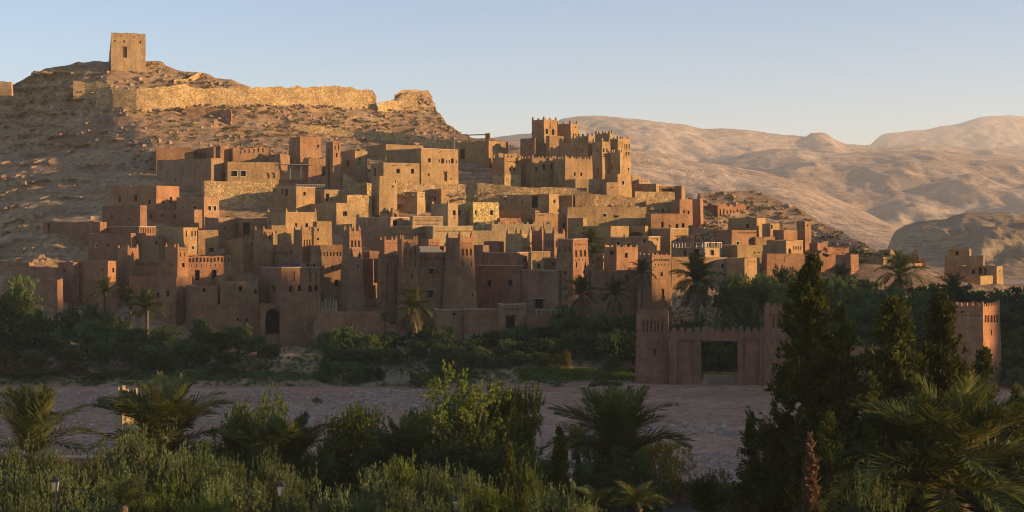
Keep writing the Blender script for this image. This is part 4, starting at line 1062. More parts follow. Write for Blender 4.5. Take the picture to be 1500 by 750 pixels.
def bush_leaves(n, nl, spread, sprig=0.0, up=0.4, flat=0.8):
    """unit-height crown: leaves gathered in clumps on many lobes; returns centres, directions"""
    lob = []
    for i in range(nl):
        a = NP.rand() * 2 * math.pi; r = spread * (NP.rand() ** 0.55) * 0.8; z = 0.18 + 0.68 * NP.rand()
        r *= math.sqrt(max(0.08, 1 - (abs(z - 0.42) / 0.62) ** 2))
        lob.append((r * math.cos(a), r * math.sin(a), z, 0.10 + 0.15 * NP.rand()))
    lob.append((0, 0, 0.5, .3)); lob.append((0, 0, 0.8, .16))
    lob = np.array(lob); w = lob[:, 3] ** 2; w /= w.sum()
    # clumps on lobe surfaces, leaves round the clumps
    nc = n // 14
    li = NP.choice(len(lob), nc, p=w)
    dv = unit(NP.normal(size=(nc, 3)) + np.array([0, 0, up])); rr = lob[li, 3] * (0.55 + 0.55 * NP.rand(nc) ** .5)
    cc = lob[li, :3] + dv * rr[:, None] * np.array([1, 1, flat])
    ci = NP.choice(nc, n)
    c = cc[ci] + NP.normal(size=(n, 3)) * 0.022
    d = unit(NP.normal(size=(n, 3)) * 0.8 + dv[ci] * 0.9 + np.array([0, 0, up]))
    if sprig > 0:
        t = NP.rand(n) ** 1.5 * sprig; m = NP.rand(nc) < 0.45
        k = m[ci]
        dd = unit(dv[ci] * .55 + np.array([0, 0, 1.0]))
        c[k] = cc[ci][k] + dd[k] * t[k][:, None] + NP.normal(size=(k.sum(), 3)) * 0.008
        d[k] = unit(dd[k] + NP.normal(size=(k.sum(), 3)) * .5)
    c[:, 2] = np.maximum(c[:, 2], 0.02)
    return c, d

def trunk_mesh(h=0.6, r=0.035, nb=5, spread=0.28):
    mb = MB(); pts = [(0, 0, -.03), (0.01, 0.01, h * .3), (-.01, 0.01, h * .6), (0.01, 0, h)]
    mb.tube(pts, [r * 1.3, r, r * .75, r * .4], 7)
    for i in range(nb):
        a = 2 * math.pi * (i + rnd.random() * .6) / nb; z = h * (0.35 + .4 * rnd.random()); s = spread * (.6 + .6 * rnd.random())
        mb.tube([(0, 0, z), (s * .5 * math.cos(a), s * .5 * math.sin(a), z + .13), (s * math.cos(a), s * math.sin(a), z + .30)], [r * .5, r * .33, r * .15], 5)
    return new_mesh('trunk', mb.v, mb.f)

TR = [trunk_mesh() for _ in range(3)]
for t in TR: t.materials.append(M['bark'])
TRP = trunk_mesh(0.7, 0.022, 6, 0.22); TRP.materials.append(M['palebark'])
CR = {}
def crowns(key, mats, n, nl, spread, size, wid, sprig=0, up=.4, var=3, asp=1.0):
    for mk in mats:
        CR[key, mk] = []
    for v in range(var):
        c, d = bush_leaves(n, nl, spread, sprig, up)
        c = c * np.array([1, 1, asp])
        for mk in mats: CR[key, mk].append(leaf_mesh('crown', c, d, size, wid, M[mk]))
crowns('mid', ['tamarisk', 'olive', 'deep', 'bright', 'yellow', 'rust'], 5600, 26, 0.62, 0.07, 0.034, 0.09)
crowns('low', ['tamarisk', 'deep', 'olive', 'rust'], 4200, 22, 0.95, 0.075, 0.036, 0.08)

def tree(name, label, cat, group, px, top, d, wpx, mk, key='mid', zb=None, trunk=None, vi=None, zs=None):
    """top: photograph row of its highest leaves; stands on the ground at distance d"""
    x = (px - 750) / F * d
    if zb is None:
        py = 480
        for q in range(590, 380, -2):
            if D(px, q) >= d: py = q; break
        zb = max(0, P(px, py, d).z) if d > 193 else 0.0
    H = max(1.2, CAMZ - (top - HOR) / F * d - zb)
    W = wpx / F * d
    sx = W / (1.35 if key == 'mid' else 2.0) if key in ('mid', 'low') else W
    o = empty(name, (x, d, zb - .05)); tag(o, label, cat, group)
    o.rotation_euler = (0, 0, rnd.uniform(0, 6.28)); o.scale = (sx, sx, H)
    lst = CR[key, mk]; me = lst[(vi if vi is not None else rnd.randrange(len(lst)))]
    link('crown', me, None, o)
    if trunk is not False: link('trunk', trunk or rnd.choice(TR), None, o)
    return o

LAND = [(20, 'the low ruined walls under the cliff'), (95, 'the dim plain house'), (150, 'the shaded kasbah wing'), (215, 'the gallery kasbah'), (270, 'the lit corner tower'),
        (325, 'the front wall with two square holes'), (395, 'the arched gateway'), (450, 'the gateway buttress'), (505, 'the long low river wall'), (563, 'the small slim palm'), (608, 'the shaggy palm'),
        (660, 'the low front wall'), (705, 'the picket fence'), (750, 'the decorated doorway'), (800, 'the railed terrace wall'), (850, 'the lone tapered tower'), (900, 'the broad red wall'),
        (940, 'the left gate tower'), (1000, 'the large spreading palm'), (1053, 'the gate opening'), (1100, 'the yellowish palm'), (1150, 'the right gate tower'), (1190, 'the tallest conifer'), (1235, 'the shorter leaning conifer'),
        (1280, 'the detached flat roofed house'), (1320, 'the sunlit tall palm'), (1365, 'the low outbuilding'), (1405, 'the lone house on the plain'), (1440, 'the brick tower'), (1500, 'the far side of the brick tower')]
CW = dict(tamarisk='grey green', olive='silvery', deep='dark green', bright='yellow green', yellow='bright yellow', rust='rust tinged')
def grove(name, label, group, pts, mk, cat='tree', key='mid', jx=3, jt=4, wj=.2):
    for (px, top, d, w) in pts:
        m = mk if isinstance(mk, str) else rnd.choice(mk)
        near_ = min(LAND, key=lambda q: abs(q[0] - px))[1]
        kind = name.replace('_', ' ').replace('green ', '')
        row_ = 'at the gravel before' if d < 198.5 else ('in front row by' if d < 204 else ('mid grove before' if d < 210 else 'deep in grove by'))
        sz = 'broad' if w > 54 else ('slim' if w < 42 else 'rounded')
        tree(name, '%s %s %s %s %s' % (sz, CW[m], kind, row_, near_), cat, 'trees and bushes of the river grove', px + rnd.uniform(-jx, jx), top + rnd.uniform(-jt, jt), d + rnd.uniform(-.8, .8), w * 1.35 * (1 + rnd.uniform(-wj, wj)), m, key)

# left grove, in front of the shaded kasbah wing
grove('tamarisk_tree', 'dense dark tamarisk in the shaded grove below the cliff foot houses', 'tamarisks of the shaded grove',
      [(20, 408, 214, 62), (-15, 425, 213, 60), (66, 462, 212, 52), (100, 444, 215, 46), (128, 440, 214, 40), (158, 452, 213, 50), (205, 478, 212, 46), (240, 474, 214, 48), (46, 448, 215, 40),
       (5, 470, 206, 55), (45, 480, 205, 52), (85, 478, 206, 56), (125, 468, 207, 48), (165, 482, 206, 56), (215, 488, 206, 50), (262, 492, 207, 52), (180, 470, 209, 50)], ['tamarisk', 'deep', 'tamarisk', 'olive'])
grove('olive_tree', 'rounded grey green olive tree at the river edge of the shaded grove', 'olives at the river edge of the shaded grove',
      [(55, 508, 200, 44), (100, 512, 199, 42), (145, 505, 200, 44), (190, 498, 200, 44), (232, 500, 200, 44), (275, 497, 200, 42), (250, 508, 198, 40), (12, 505, 200, 52), (212, 512, 198.5, 40)], ['olive', 'tamarisk', 'olive'])
grove('tamarisk_bush', 'rust tinged tamarisk bush on the gravel edge of the shaded grove', 'rusty bushes on the gravel edge', [(25, 520, 197, 60), (98, 532, 196.5, 44), (8, 515, 198, 50), (118, 538, 196, 30)], 'rust', 'bush', 'low')
grove('green_bush', 'low dark green bush spreading onto the gravel by the shaded grove', 'low bushes on the gravel edge', [(165, 542, 196, 50), (60, 535, 196, 60), (140, 548, 195, 40), (20, 548, 196, 60)], 'deep', 'bush', 'low')
# below the arched gateway
grove('tamarisk_tree', 'spiky tamarisk below the front wall with two square holes', 'tamarisks below the village front wall',
      [(297, 468, 208, 42), (318, 482, 207, 40), (352, 478, 206, 50), (376, 490, 205, 40), (395, 504, 203, 36), (300, 505, 200, 40), (335, 512, 200, 40)], ['deep', 'tamarisk', 'olive'])
grove('grass_clump', 'tall pale reed grass clump on the river bank', 'reed clumps on the river bank', [(325, 530, 197, 36), (355, 532, 197, 40), (385, 530, 198, 30)], 'olive', 'grass', 'low')
# centre
grove('tamarisk_tree', 'bushy green tamarisk below the long low river wall', 'tamarisks below the long low river wall',
      [(478, 484, 207, 44), (505, 478, 208, 50), (536, 488, 206, 46), (560, 484, 208, 44), (520, 505, 202, 50), (487, 505, 201, 40), (548, 508, 203, 44)], ['tamarisk', 'deep', 'tamarisk'])
v_ = NP.normal(size=(6000, 3)); v_ = np.sign(v_) * np.abs(unit(v_)) ** .45; v_ *= (.93 + .12 * NP.rand(6000))[:, None] * (.9 + .2 * np.sin(v_[:, :1] * 5 + v_[:, 1:2] * 4) * .4)
v_[:, 2] = np.abs(v_[:, 2]); cb_ = leaf_mesh('crown', v_, unit(NP.normal(size=(6000, 3)) + v_), .13, .07, M['deep'])
for lab_, px_, top_, d_, w_ in (('dense dark clipped bush block beside the reed fence', 503, 530, 195.5, 74), ('small dark bush leaning on the reed fence', 548, 538, 196.5, 30)):
    o = tag(empty('clipped_bush', ((px_ - 750) / F * d_, d_, 0.1)), lab_, 'bush'); H_ = CAMZ - (top_ - HOR) / F * d_ - .1
    c_ = link('crown', cb_, None, o); c_.scale = (w_ / F * d_ / 2, 1.7, H_); t_ = link('trunk', TR[0], None, o); t_.scale = (1.5, 1.5, H_ * .8)
grove('tamarisk_tree', 'mixed green tree under the central kasbah, around its tall palm', 'trees under the central kasbah',
      [(578, 488, 209, 44), (622, 470, 210, 46), (650, 480, 207, 48), (690, 490, 206, 50), (660, 500, 202, 50), (705, 508, 203, 44), (640, 512, 201, 46), (575, 512, 202, 36), (612, 500, 203, 40)], ['tamarisk', 'olive', 'deep', 'tamarisk'])
grove('olive_tree', 'big rounded tree below the decorated doorway building', 'trees below the decorated doorway', [(722, 482, 209, 50), (765, 470, 208, 62), (800, 478, 209, 56), (745, 492, 205, 50), (790, 490, 204, 60), (715, 505, 206, 40)], ['deep', 'tamarisk', 'deep'])
grove('olive_tree', 'grey green olive tree on the bank behind the sunlit grass', 'olives behind the sunlit grass',
      [(730, 522, 199, 42), (765, 516, 200, 44), (795, 512, 200, 40), (690, 520, 199, 44), (660, 530, 198, 40), (815, 520, 200, 32)], ['olive', 'tamarisk'])
tree('yellow_tree', 'small bright yellow tree catching the sun at the meadow edge', 'tree', None, 829, 512, 199, 22, 'yellow', 'mid')
grove('tamarisk_tree', 'large feathery tamarisk beside the left gate tower', 'tamarisks beside the gate tower',
      [(850, 462, 212, 56), (885, 455, 208, 60), (915, 458, 206, 62), (900, 478, 203, 60), (870, 486, 205, 56), (845, 488, 206, 44), (925, 484, 202, 44), (830, 448, 214, 46)], ['tamarisk', 'deep', 'tamarisk'])
tree('small_olive', 'small open olive tree standing in the sunlit grass before the gate', 'tree', None, 893, 518, 196, 38, 'olive', 'mid', zb=1.2)
grove('low_shrub', 'low blue green shrub on the gravel before the meadow', 'shrubs on the gravel before the meadow', [(885, 560, 190, 30), (818, 562, 189, 22), (905, 562, 189, 24), (870, 563, 189.5, 20)], 'deep', 'shrub', 'low', 2, 1)
grove('low_shrub', 'round dark shrub alone on the open river gravel', 'lone shrubs on the river gravel', [(466, 592, 172, 18), (150, 596, 170, 22), (640, 550, 192, 40), (615, 556, 191, 36)], 'olive', 'shrub', 'low', 2, 1)
# behind the gate and right
grove('tamarisk_tree', 'feathery grey green tamarisk behind the gate curtain wall', 'tamarisks behind the gate', [(995, 468, 202, 40), (1025, 460, 204, 46), (1060, 462, 203, 46), (1095, 460, 204, 44), (1045, 470, 200, 50), (1075, 476, 199, 48), (1010, 478, 199, 40), (1115, 470, 203, 40), (1052, 498, 198, 56), (1080, 500, 199, 40), (1028, 500, 199, 40)], ['tamarisk', 'tamarisk', 'deep'])
grove('grove_tree', 'dark green tree of the palm grove below the arched relief houses', 'grove trees below the right hand houses',
      [(1060, 408, 228, 44), (1085, 400, 230, 46), (1120, 395, 232, 50), (1150, 392, 234, 50), (1180, 396, 233, 50), (1215, 400, 232, 50), (1245, 405, 230, 54), (1075, 420, 222, 50), (1105, 418, 223, 56), (1140, 415, 224, 56), (1240, 425, 222, 60), (1270, 410, 233, 50), (1100, 432, 214, 60), (1150, 428, 216, 60), (1200, 420, 222, 50)], ['tamarisk', 'deep', 'bright', 'tamarisk'])
grove('grove_tree', 'dark tree of the thick grove spreading round the brick tower', 'grove trees round the brick tower',
      [(1300, 418, 226, 60), (1340, 424, 222, 64), (1365, 415, 230, 60), (1400, 418, 228, 56), (1430, 424, 226, 60), (1470, 420, 228, 64), (1505, 418, 226, 60), (1540, 420, 224, 60), (1240, 448, 212, 64), (1280, 440, 214, 66), (1320, 450, 210, 66), (1360, 446, 212, 66), (1390, 455, 208, 60),
       (1260, 470, 204, 64), (1300, 480, 202, 66), (1340, 482, 201, 60), (1380, 480, 202, 60), (1475, 452, 210, 60), (1510, 450, 208, 64), (1490, 480, 200, 66), (1530, 485, 199, 66), (1475, 505, 194, 50), (1500, 510, 192, 60), (1240, 492, 198, 60), (1450, 440, 216, 60), (1215, 460, 208, 60), (1195, 440, 214, 54), (1540, 510, 192, 70), (1175, 470, 205, 50), (1515, 535, 186, 60)], ['tamarisk', 'deep', 'deep', 'tamarisk'])

# ---- palms
def frond_mesh(e0, e1, n=26, L=1.0, ll=0.20, seed=0, w=0.0105, nm='frond'):
    r = random.Random(seed); mb = MB(); pts = []; p = Vector((0, 0, 0)); side = r.uniform(-.12, .12)
    for i in range(n + 1):
        t = i / n; e = math.radians(e0 + (e1 - e0) * t ** 1.3); pts.append(p.copy())
        p = p + Vector((math.cos(e), side * t, math.sin(e))) * (L / n)
    for i in range(0, n, 2):
        a, b = pts[i], pts[min(n, i + 2)]; k = .010 * (1 - i / n * .85)
        mb.quad(a + Vector((0, k, 0)), a - Vector((0, k, 0)), b - Vector((0, k * .8, 0)), b + Vector((0, k * .8, 0)))
    for i in range(3, n + 1):
        t = i / n; tg = (pts[i] - pts[i-1]).normalized()
        up = Vector((-tg.z, 0, tg.x)); ln = ll * (0.35 + 1.0 * math.sin(math.pi * min(1, .12 + .86 * t)) ** .7) * (1.0 if t < .9 else .7)
        for s in (-1, 1):
            for sub in (0.0, 0.5):
                q = pts[i-1] + (pts[i] - pts[i-1]) * sub
                dr = (tg * (.75 + .5 * t) + Vector((0, s, 0)) * (1.05 - .5 * t) + up * (.30 + r.uniform(-.18, .18)) - Vector((0, 0, r.uniform(0.0, .5)))).normalized()
                e = q + dr * ln * r.uniform(.8, 1.15)
                m = q + dr * ln * .4
                wv = tg.cross(dr).cross(dr).normalized() * w
                mb.quad(q, m + wv, e, m - wv)
    return new_mesh(nm, mb.v, mb.f)
FR = {}
for k, (e0, e1) in dict(up=(82, 50), hi=(66, 8), mid=(42, -28), low=(14, -62), hang=(-38, -84)).items():
    for v in range(2):
        base = frond_mesh(e0 + v * 5, e1 - v * 9, seed=hash((e0, v)) % 1000)
        FR[k, v, 'frond'] = base; base.materials.append(M['frond'])
        for mk in ('frond_y', 'frond_dry'):
            c = base.copy(); c.materials.clear(); c.materials.append(M[mk]); FR[k, v, mk] = c
def palm_trunk(h, r):
    mb = MB(); n = max(6, int(h / .25)); pts = []; rad = []
    for i in range(n + 1):
        t = i / n; pts.append((.12 * math.sin(t * 2.1) * h * .12, 0.0, h * t)); rad.append(r * (1.2 - .3 * t) * (1 + .14 * (i % 2)) * (1.25 if t > .9 else 1))
    mb.tube(pts, rad, 9)
    return new_mesh('trunk', mb.v, mb.f)
def palm(label, px, py, d, span, n=40, kinds=('up', 'hi', 'mid', 'low'), mats=('frond',), group=None, zb=None, skirt=0, name='date_palm', cat='palm', squash=1.0):
    """px, py: the heart of its crown; span: frond length in photograph pixels"""
    x = (px - 750) / F * d; zc = CAMZ - (py - HOR) / F * d; L = span / F * d
    if zb is None:
        q = 480
        for q_ in range(590, 380, -2):
            if D(px, q_) >= d: q = q_; break
        zb = max(0, P(px, q, d).z) if d > 193 else (garden_z(d) if d < 107 else 0)
    zb = min(zb, zc - .3)
    root = empty(name, (x, d, zb)); tag(root, label, cat, group)
    h = zc - zb
    tm = palm_trunk(h, max(.16, min(.3, L * .07))); tm.materials.append(M['palmbark']); link('trunk', tm, None, root)
    tx = .12 * math.sin(2.1) * h * .12
    for i in range(n):
        f = i / n; k = kinds[min(len(kinds) - 1, int(f * len(kinds)))]; mk = mats[rnd.randrange(len(mats))]
        o = link('frond', FR[k, rnd.randrange(2), mk], None, root, (tx, 0, h - .05 + .1 * (1 - f)))
        s = L * rnd.uniform(.82, 1.1) * (1 if k != 'up' else .9)
        o.scale = (s, s, s * squash); o.rotation_euler = (rnd.uniform(-.12, .12), rnd.uniform(-.1, .1), i * 2.39996 + rnd.uniform(-.2, .2))
    for i in range(skirt):
        o = link('dry_frond', FR['hang', i % 2, 'frond_dry'], None, root, (tx, 0, h - .25 - .5 * (i % 4) * .3)); s = L * rnd.uniform(.6, .95)
        o.scale = (s, s, s); o.rotation_euler = (0, rnd.uniform(-.1, .15), i * 2.39996)
    return root
FY = ('frond', 'frond', 'frond_y')
# palms of the grove
palm('tall date palm with a shaggy dry skirt before the central kasbah', 605, 452, 208, 38, 46, mats=FY, skirt=26)
palm('small slim palm standing beside the shaggy palm at the river wall', 563, 470, 209, 18, 24, mats=FY)
palm('full palm at the foot of the lone tapered tower', 850, 432, 213, 34, 40, skirt=14)
palm('palm between the lone tapered tower and the red wall', 900, 432, 214, 30, 36, skirt=8)
palm('slender palm rising before the carved square tower', 939, 400, 222, 26, 34, skirt=10)
palm('large spreading palm right of the carved square tower', 1020, 412, 219, 46, 60, skirt=20)
palm('yellowish leaning palm behind the gate curtain wall', 1112, 446, 208, 44, 44, mats=('frond', 'frond_y'), skirt=6)
palm('palm crown showing behind the lone tapered tower', 866, 356, 247, 26, 32, zb=14)
palm('lower palm growing below the crown behind the lone tower', 872, 378, 243, 24, 30, zb=13)
palm('sunlit tall palm in front of the detached flat roofed house', 1318, 404, 232, 42, 48, mats=('frond', 'frond_y'), skirt=16)
palm('small palm at the right edge of the grove, near the rubble walls', 1232, 412, 234, 30, 30)
palm('dark palm standing among the tamarisks under the shaded kasbah wing', 153, 428, 216, 26, 32)
palm('low bushy palm under the gallery kasbah', 215, 455, 212, 36, 36)
palm('half hidden palm in the shaded grove near the low lit house', 190, 442, 215, 26, 30)
palm('low palm in the grove before the lone house on the plain', 1395, 428, 226, 36, 34)

# ---- foreground garden
crowns('near', ['bright', 'olive', 'tamarisk'], 15000, 34, 0.62, 0.050, 0.024, 0.10, .4, 3, 1.7)
crowns('shoot', ['olive', 'bright'], 9000, 26, 0.95, 0.085, 0.026, 0.30, .8, 3, 1.4)
crowns('feather', ['yellow'], 12000, 30, 0.72, 0.045, 0.018, 0.10, .4, 1, 1.5)
ASP = dict(near=1.7, shoot=1.4, feather=1.5)
def near(name, label, cat, group, px, top, d, w, mk, key='near', zb=None, trunk=None, vi=None):
    if zb is None: zb = garden_z(d)
    x = (px - 750) / F * d; H = CAMZ - (top - HOR) / F * d - zb; W = w / F * d
    o = empty(name, (x, d, zb - .05)); tag(o, label, cat, group)
    s = W / {'near': 0.95, 'shoot': 1.7, 'feather': 1.3}[key]
    o.scale = (s, s, H / ASP[key]); o.rotation_euler = (0, 0, rnd.uniform(0, 6.28))
    lst = CR[key, mk]; link('crown', lst[vi if vi is not None else rnd.randrange(len(lst))], None, o)
    if trunk is not False:
        t_ = link('trunk', trunk or TRP, None, o); t_.scale = (1, 1, ASP[key])
    return o
near('young_poplar', 'broad bushy green tree, tallest leaf mass in the garden middle', 'tree', None, 690, 552, 96, 150, 'bright', vi=0)
near('young_poplar', 'leafy tree leaning out of the tallest bushy garden tree toward the upright palm', 'tree', None, 752, 562, 97, 80, 'bright', vi=1)
near('young_poplar', 'leafy tree between the slender trunk tree and the tallest bushy tree', 'tree', None, 612, 600, 98, 80, 'bright', vi=2)
near('young_poplar', 'slender pale trunked tree with a loose crown above the garden wall', 'tree', None, 523, 594, 96, 82, 'bright', vi=1)
near('young_poplar', 'loose green tree beside the large arching palm', 'tree', None, 392, 580, 97, 70, 'bright', vi=0)
near('young_poplar', 'thin green tree half behind the large arching palm', 'tree', None, 352, 592, 98, 70, 'bright', vi=2)
near('young_poplar', 'small leafy tree in the gap beside the dark fan of palm leaves', 'tree', None, 490, 630, 97, 60, 'bright', vi=0)
near('feather_bush', 'feathery mustard yellow bush behind the garden wall', 'bush', None, 968, 640, 103, 110, 'yellow', 'feather', vi=0)
near('garden_tree', 'dark leafy tree at the foot of the upright palm', 'tree', None, 900, 655, 96, 100, 'tamarisk', vi=1)
near('garden_tree', 'dark leafy tree under the tallest bushy garden tree', 'tree', None, 650, 650, 92, 110, 'tamarisk', vi=2)
near('garden_tree', 'shaded leafy tree below the tallest bushy garden tree, by the slim cypresses', 'tree', None, 740, 650, 92, 100, 'tamarisk', vi=0)
near('garden_tree', 'dim leafy tree behind the lamp with the dark palm fan', 'tree', None, 380, 650, 92, 90, 'tamarisk', vi=0)
near('garden_tree', 'dark leafy tree in front of the tall upright palm', 'tree', None, 880, 672, 84, 80, 'tamarisk', vi=2)
near('garden_tree', 'dark leafy tree between the upright palm and the mustard bush', 'tree', None, 938, 680, 86, 70, 'tamarisk', vi=0)
near('garden_tree', 'dark leafy tree behind the slim cypress', 'tree', None, 800, 668, 90, 70, 'tamarisk', vi=1)
near('garden_tree', 'dim leafy tree between the pale trunked tree and the squeezed palm', 'tree', None, 560, 655, 93, 70, 'tamarisk', vi=1)
near('garden_tree', 'dim leafy tree beside the dark palm fan', 'tree', None, 455, 660, 92, 80, 'tamarisk', vi=2)
near('garden_tree', 'dim leafy tree under the large arching palm', 'tree', None, 300, 655, 90, 90, 'tamarisk', vi=1)
near('blue_shrub', 'blue green feathery shrub by the end of the garden wall', 'shrub', None, 1040, 690, 96, 70, 'tamarisk', vi=0)
near('blue_shrub', 'blue green feathery shrub between the garden wall and the small conifers', 'shrub', None, 1085, 706, 94, 60, 'tamarisk', vi=1)
HLAND = [(-20, 'the hedge corner'), (47, 'the young upright palm'), (81, 'the first lamp post'), (110, 'the holed garden wall'), (181, 'the low palm tuft'), (205, 'the crenellated garden turret'), (240, 'the large arching palm'), (300, 'the thin green tree'), (350, 'the loose green tree'), (411, 'the lamp by the dark palm fan'), (440, 'the dark palm fan'), (523, 'the pale trunked tree'), (590, 'the squeezed dark palm'), (640, 'the broad bushy tree'), (668, 'the lamp below the bushy tree'), (746, 'the short cypress'), (820, 'the slim cypress'), (870, 'the low sprouting palm')]
def hedge_label(px, d, m):
    return '%s hedge shrub with upright shoots %s %s' % ('grey olive' if m == 'olive' else 'yellow green', 'in front of' if d < 76 else 'growing beside', min(HLAND, key=lambda q: abs(q[0] - px))[1])
g1 = 'grey green shoots of the hedge along the garden'
for (px, top, d, w) in [(20, 668, 84, 90), (75, 676, 80, 90), (130, 672, 82, 90), (185, 660, 83, 90), (222, 652, 84, 80), (275, 668, 82, 90), (330, 690, 80, 90), (40, 700, 74, 100), (110, 705, 74, 100), (180, 700, 75, 100), (250, 705, 75, 100), (320, 715, 75, 100), (-20, 690, 78, 90), (300, 735, 70, 100), (210, 738, 70, 100), (130, 740, 70, 100), (40, 735, 70, 100)]:
    m_ = rnd.choice(['olive', 'olive', 'bright']); near('olive_hedge_shrub', hedge_label(px, d, m_), 'shrub', g1, px, top, d, w, m_, 'shoot')
g2 = g1
for (px, top, d, w) in [(395, 676, 82, 70), (440, 700, 80, 90), (545, 700, 80, 90), (590, 688, 82, 80), (640, 700, 80, 90), (500, 728, 75, 90), (590, 726, 75, 100), (370, 715, 76, 80), (430, 735, 72, 90), (690, 705, 78, 80), (770, 690, 80, 90), (720, 728, 74, 100), (810, 722, 74, 90), (640, 740, 72, 100), (540, 745, 70, 100), (860, 742, 72, 80)]:
    m_ = rnd.choice(['olive', 'bright', 'olive']); near('olive_hedge_shrub', hedge_label(px, d, m_), 'shrub', g2, px, top, d, w, m_, 'shoot')
near('olive_hedge_shrub', 'round grey shrub under the huge near palm', 'shrub', None, 1275, 712, 60, 120, 'olive', 'shoot', zb=None)

g3 = None
palm('young palm with upright fronds beside the hedge corner', 47, 668, 86, 118, 30, ('up', 'up', 'hi', 'mid'), FY)
palm('large arching palm rising from the hedge, widest crown of the garden', 240, 668, 92, 128, 72, ('up', 'hi', 'hi', 'mid', 'low'), FY, skirt=10)
palm('dark fan shaped palm behind the hedge lamp', 425, 690, 90, 92, 40, ('up', 'hi', 'hi'), ('frond',))
palm('dark palm squeezed beside the tallest bushy tree', 592, 690, 92, 86, 40, ('up', 'hi', 'mid'), ('frond',))
palm('tall upright palm with stiff fronds before the river gate', 903, 680, 88, 128, 44, ('up', 'up', 'hi', 'mid'), FY)
palm('small fan palm with drooping leaves behind the slim cypress', 845, 655, 94, 46, 40, ('hi', 'mid', 'low', 'low'), FY)
palm('huge palm with long arching fronds among the conifers', 1385, 715, 62, 190, 70, ('up', 'hi', 'hi', 'mid', 'low'), FY, skirt=8)
palm('low sprouting palm in front of the upright palm', 870, 745, 74, 45, 22, ('hi', 'mid'), FY)
palm('low sprouting palm beside the mustard bush', 935, 745, 74, 52, 24, ('hi', 'mid'), FY)
palm('low palm tuft under the hedge lamp', 180, 740, 66, 55, 20, ('hi', 'mid'), FY)

# ---- conifers
def conifer_mesh(seed, n=9000, rad=0.2, rag=0.55, size=0.03, wid=0.010, col_=False, mk='conifer'):
    """unit height; branches rise from the stem and end in ragged tufts"""
    rs = np.random.RandomState(seed); nb = 190; C_, D_ = [], []
    zs = np.sort(rs.rand(nb) ** 1.15) * .95 + .02
    for z in zs:
        a = rs.rand() * 2 * math.pi
        prof = (1 - z) ** .85 * (0.6 + .4 * math.sin(min(1, z * 5) * math.pi / 2)) if not col_ else (1 - z ** 3) * .8
        L = rad * prof * (1.1 - rag * rs.rand() + (.3 if rs.rand() < .12 and not col_ else 0)) + .010
        m = int(n / nb * (0.3 + 1.4 * prof))
        dirv = np.array([math.cos(a), math.sin(a), 0.0]); lift = 0.15 + .45 * rs.rand()
        # tufts strung along the branch, denser towards its tip
        nt_ = max(3, int(5 + 110 * L)); tt = np.sort(rs.rand(nt_)) ** .6
        tc = np.outer(tt * L, dirv); tc[:, 2] += z + lift * L * tt ** 1.8 - .12 * L * tt
        tc += rs.normal(size=(nt_, 3)) * (.13 * L)
        k = rs.randint(0, nt_, m)
        c = tc[k] + rs.normal(size=(m, 3)) * np.array([1, 1, 1.25]) * (0.0085 if not col_ else .010)
        C_.append(c); D_.append(unit(np.tile(dirv * .6 + np.array([0, 0, .8]), (m, 1)) + rs.normal(size=(m, 3)) * .5))
    return leaf_mesh('foliage', np.concatenate(C_), np.concatenate(D_), size, wid, M[mk])
def conifer(label, px, top, d, halfw, seed, zb=None, n=11000, rag=.55, col_=False, mk='conifer', name='conifer', size=.028, wid=.011):
    if zb is None: zb = garden_z(d)
    x = (px - 750) / F * d; H = CAMZ - (top - HOR) / F * d - zb; R = halfw / F * d
    o = empty(name, (x, d, zb)); tag(o, label, 'conifer' if not col_ else 'cypress')
    f = link('foliage', conifer_mesh(seed, n, R / H, rag, size, wid, col_, mk), None, o); f.scale = (H, H, H)
    mb = MB(); mb.tube([(0, 0, -.1), (0, 0, H * .5), (0, 0, H * .94)], [max(.08, .014 * H), .009 * H, .002 * H], 7); mb.build('trunk', M['bark'], o)
    return o
conifer('tallest ragged conifer standing before the right gate tower', 1187, 368, 84, 92, 1, n=22000)
conifer('ragged conifer leaning on the tallest one, shorter', 1232, 440, 83, 64, 2, n=15000)
conifer('broad conifer between the tallest one and the huge palm', 1308, 425, 82, 96, 3, n=21000)
conifer('conifer with drooping branch tips before the brick tower', 1378, 422, 85, 84, 4, n=18000)
conifer('lower dark conifer in front of the brick tower', 1442, 505, 80, 62, 5, n=12000)
conifer('dark conifer behind the huge palm at the grove edge', 1490, 560, 78, 60, 6, n=12000)
conifer('small conifer with knobbly branches on the gravel edge', 1100, 598, 86, 36, 7, n=9000, rag=.8)
conifer('conifer beside the small knobbly one, twice as broad', 1140, 640, 84, 40, 8, n=9000)
conifer('young thin conifer with browned foliage', 1187, 628, 78, 18, 9, n=3500, mk='rust', rag=.8, size=.04, wid=.02)
conifer('yellowed narrow conifer between the tall ones', 1278, 540, 80, 26, 10, n=6000)
conifer('low dark conifer under the tallest one', 1215, 600, 80, 70, 12, n=12000)
conifer('slim black green cypress column in the hedge beside the wall', 820, 622, 84, 14, 20, n=7000, col_=True, rag=.25, name='cypress', size=.035, wid=.014)
conifer('shorter cypress column half hidden by leafy trees', 746, 645, 84, 13, 21, n=6000, col_=True, rag=.25, name='cypress', size=.035, wid=.014)

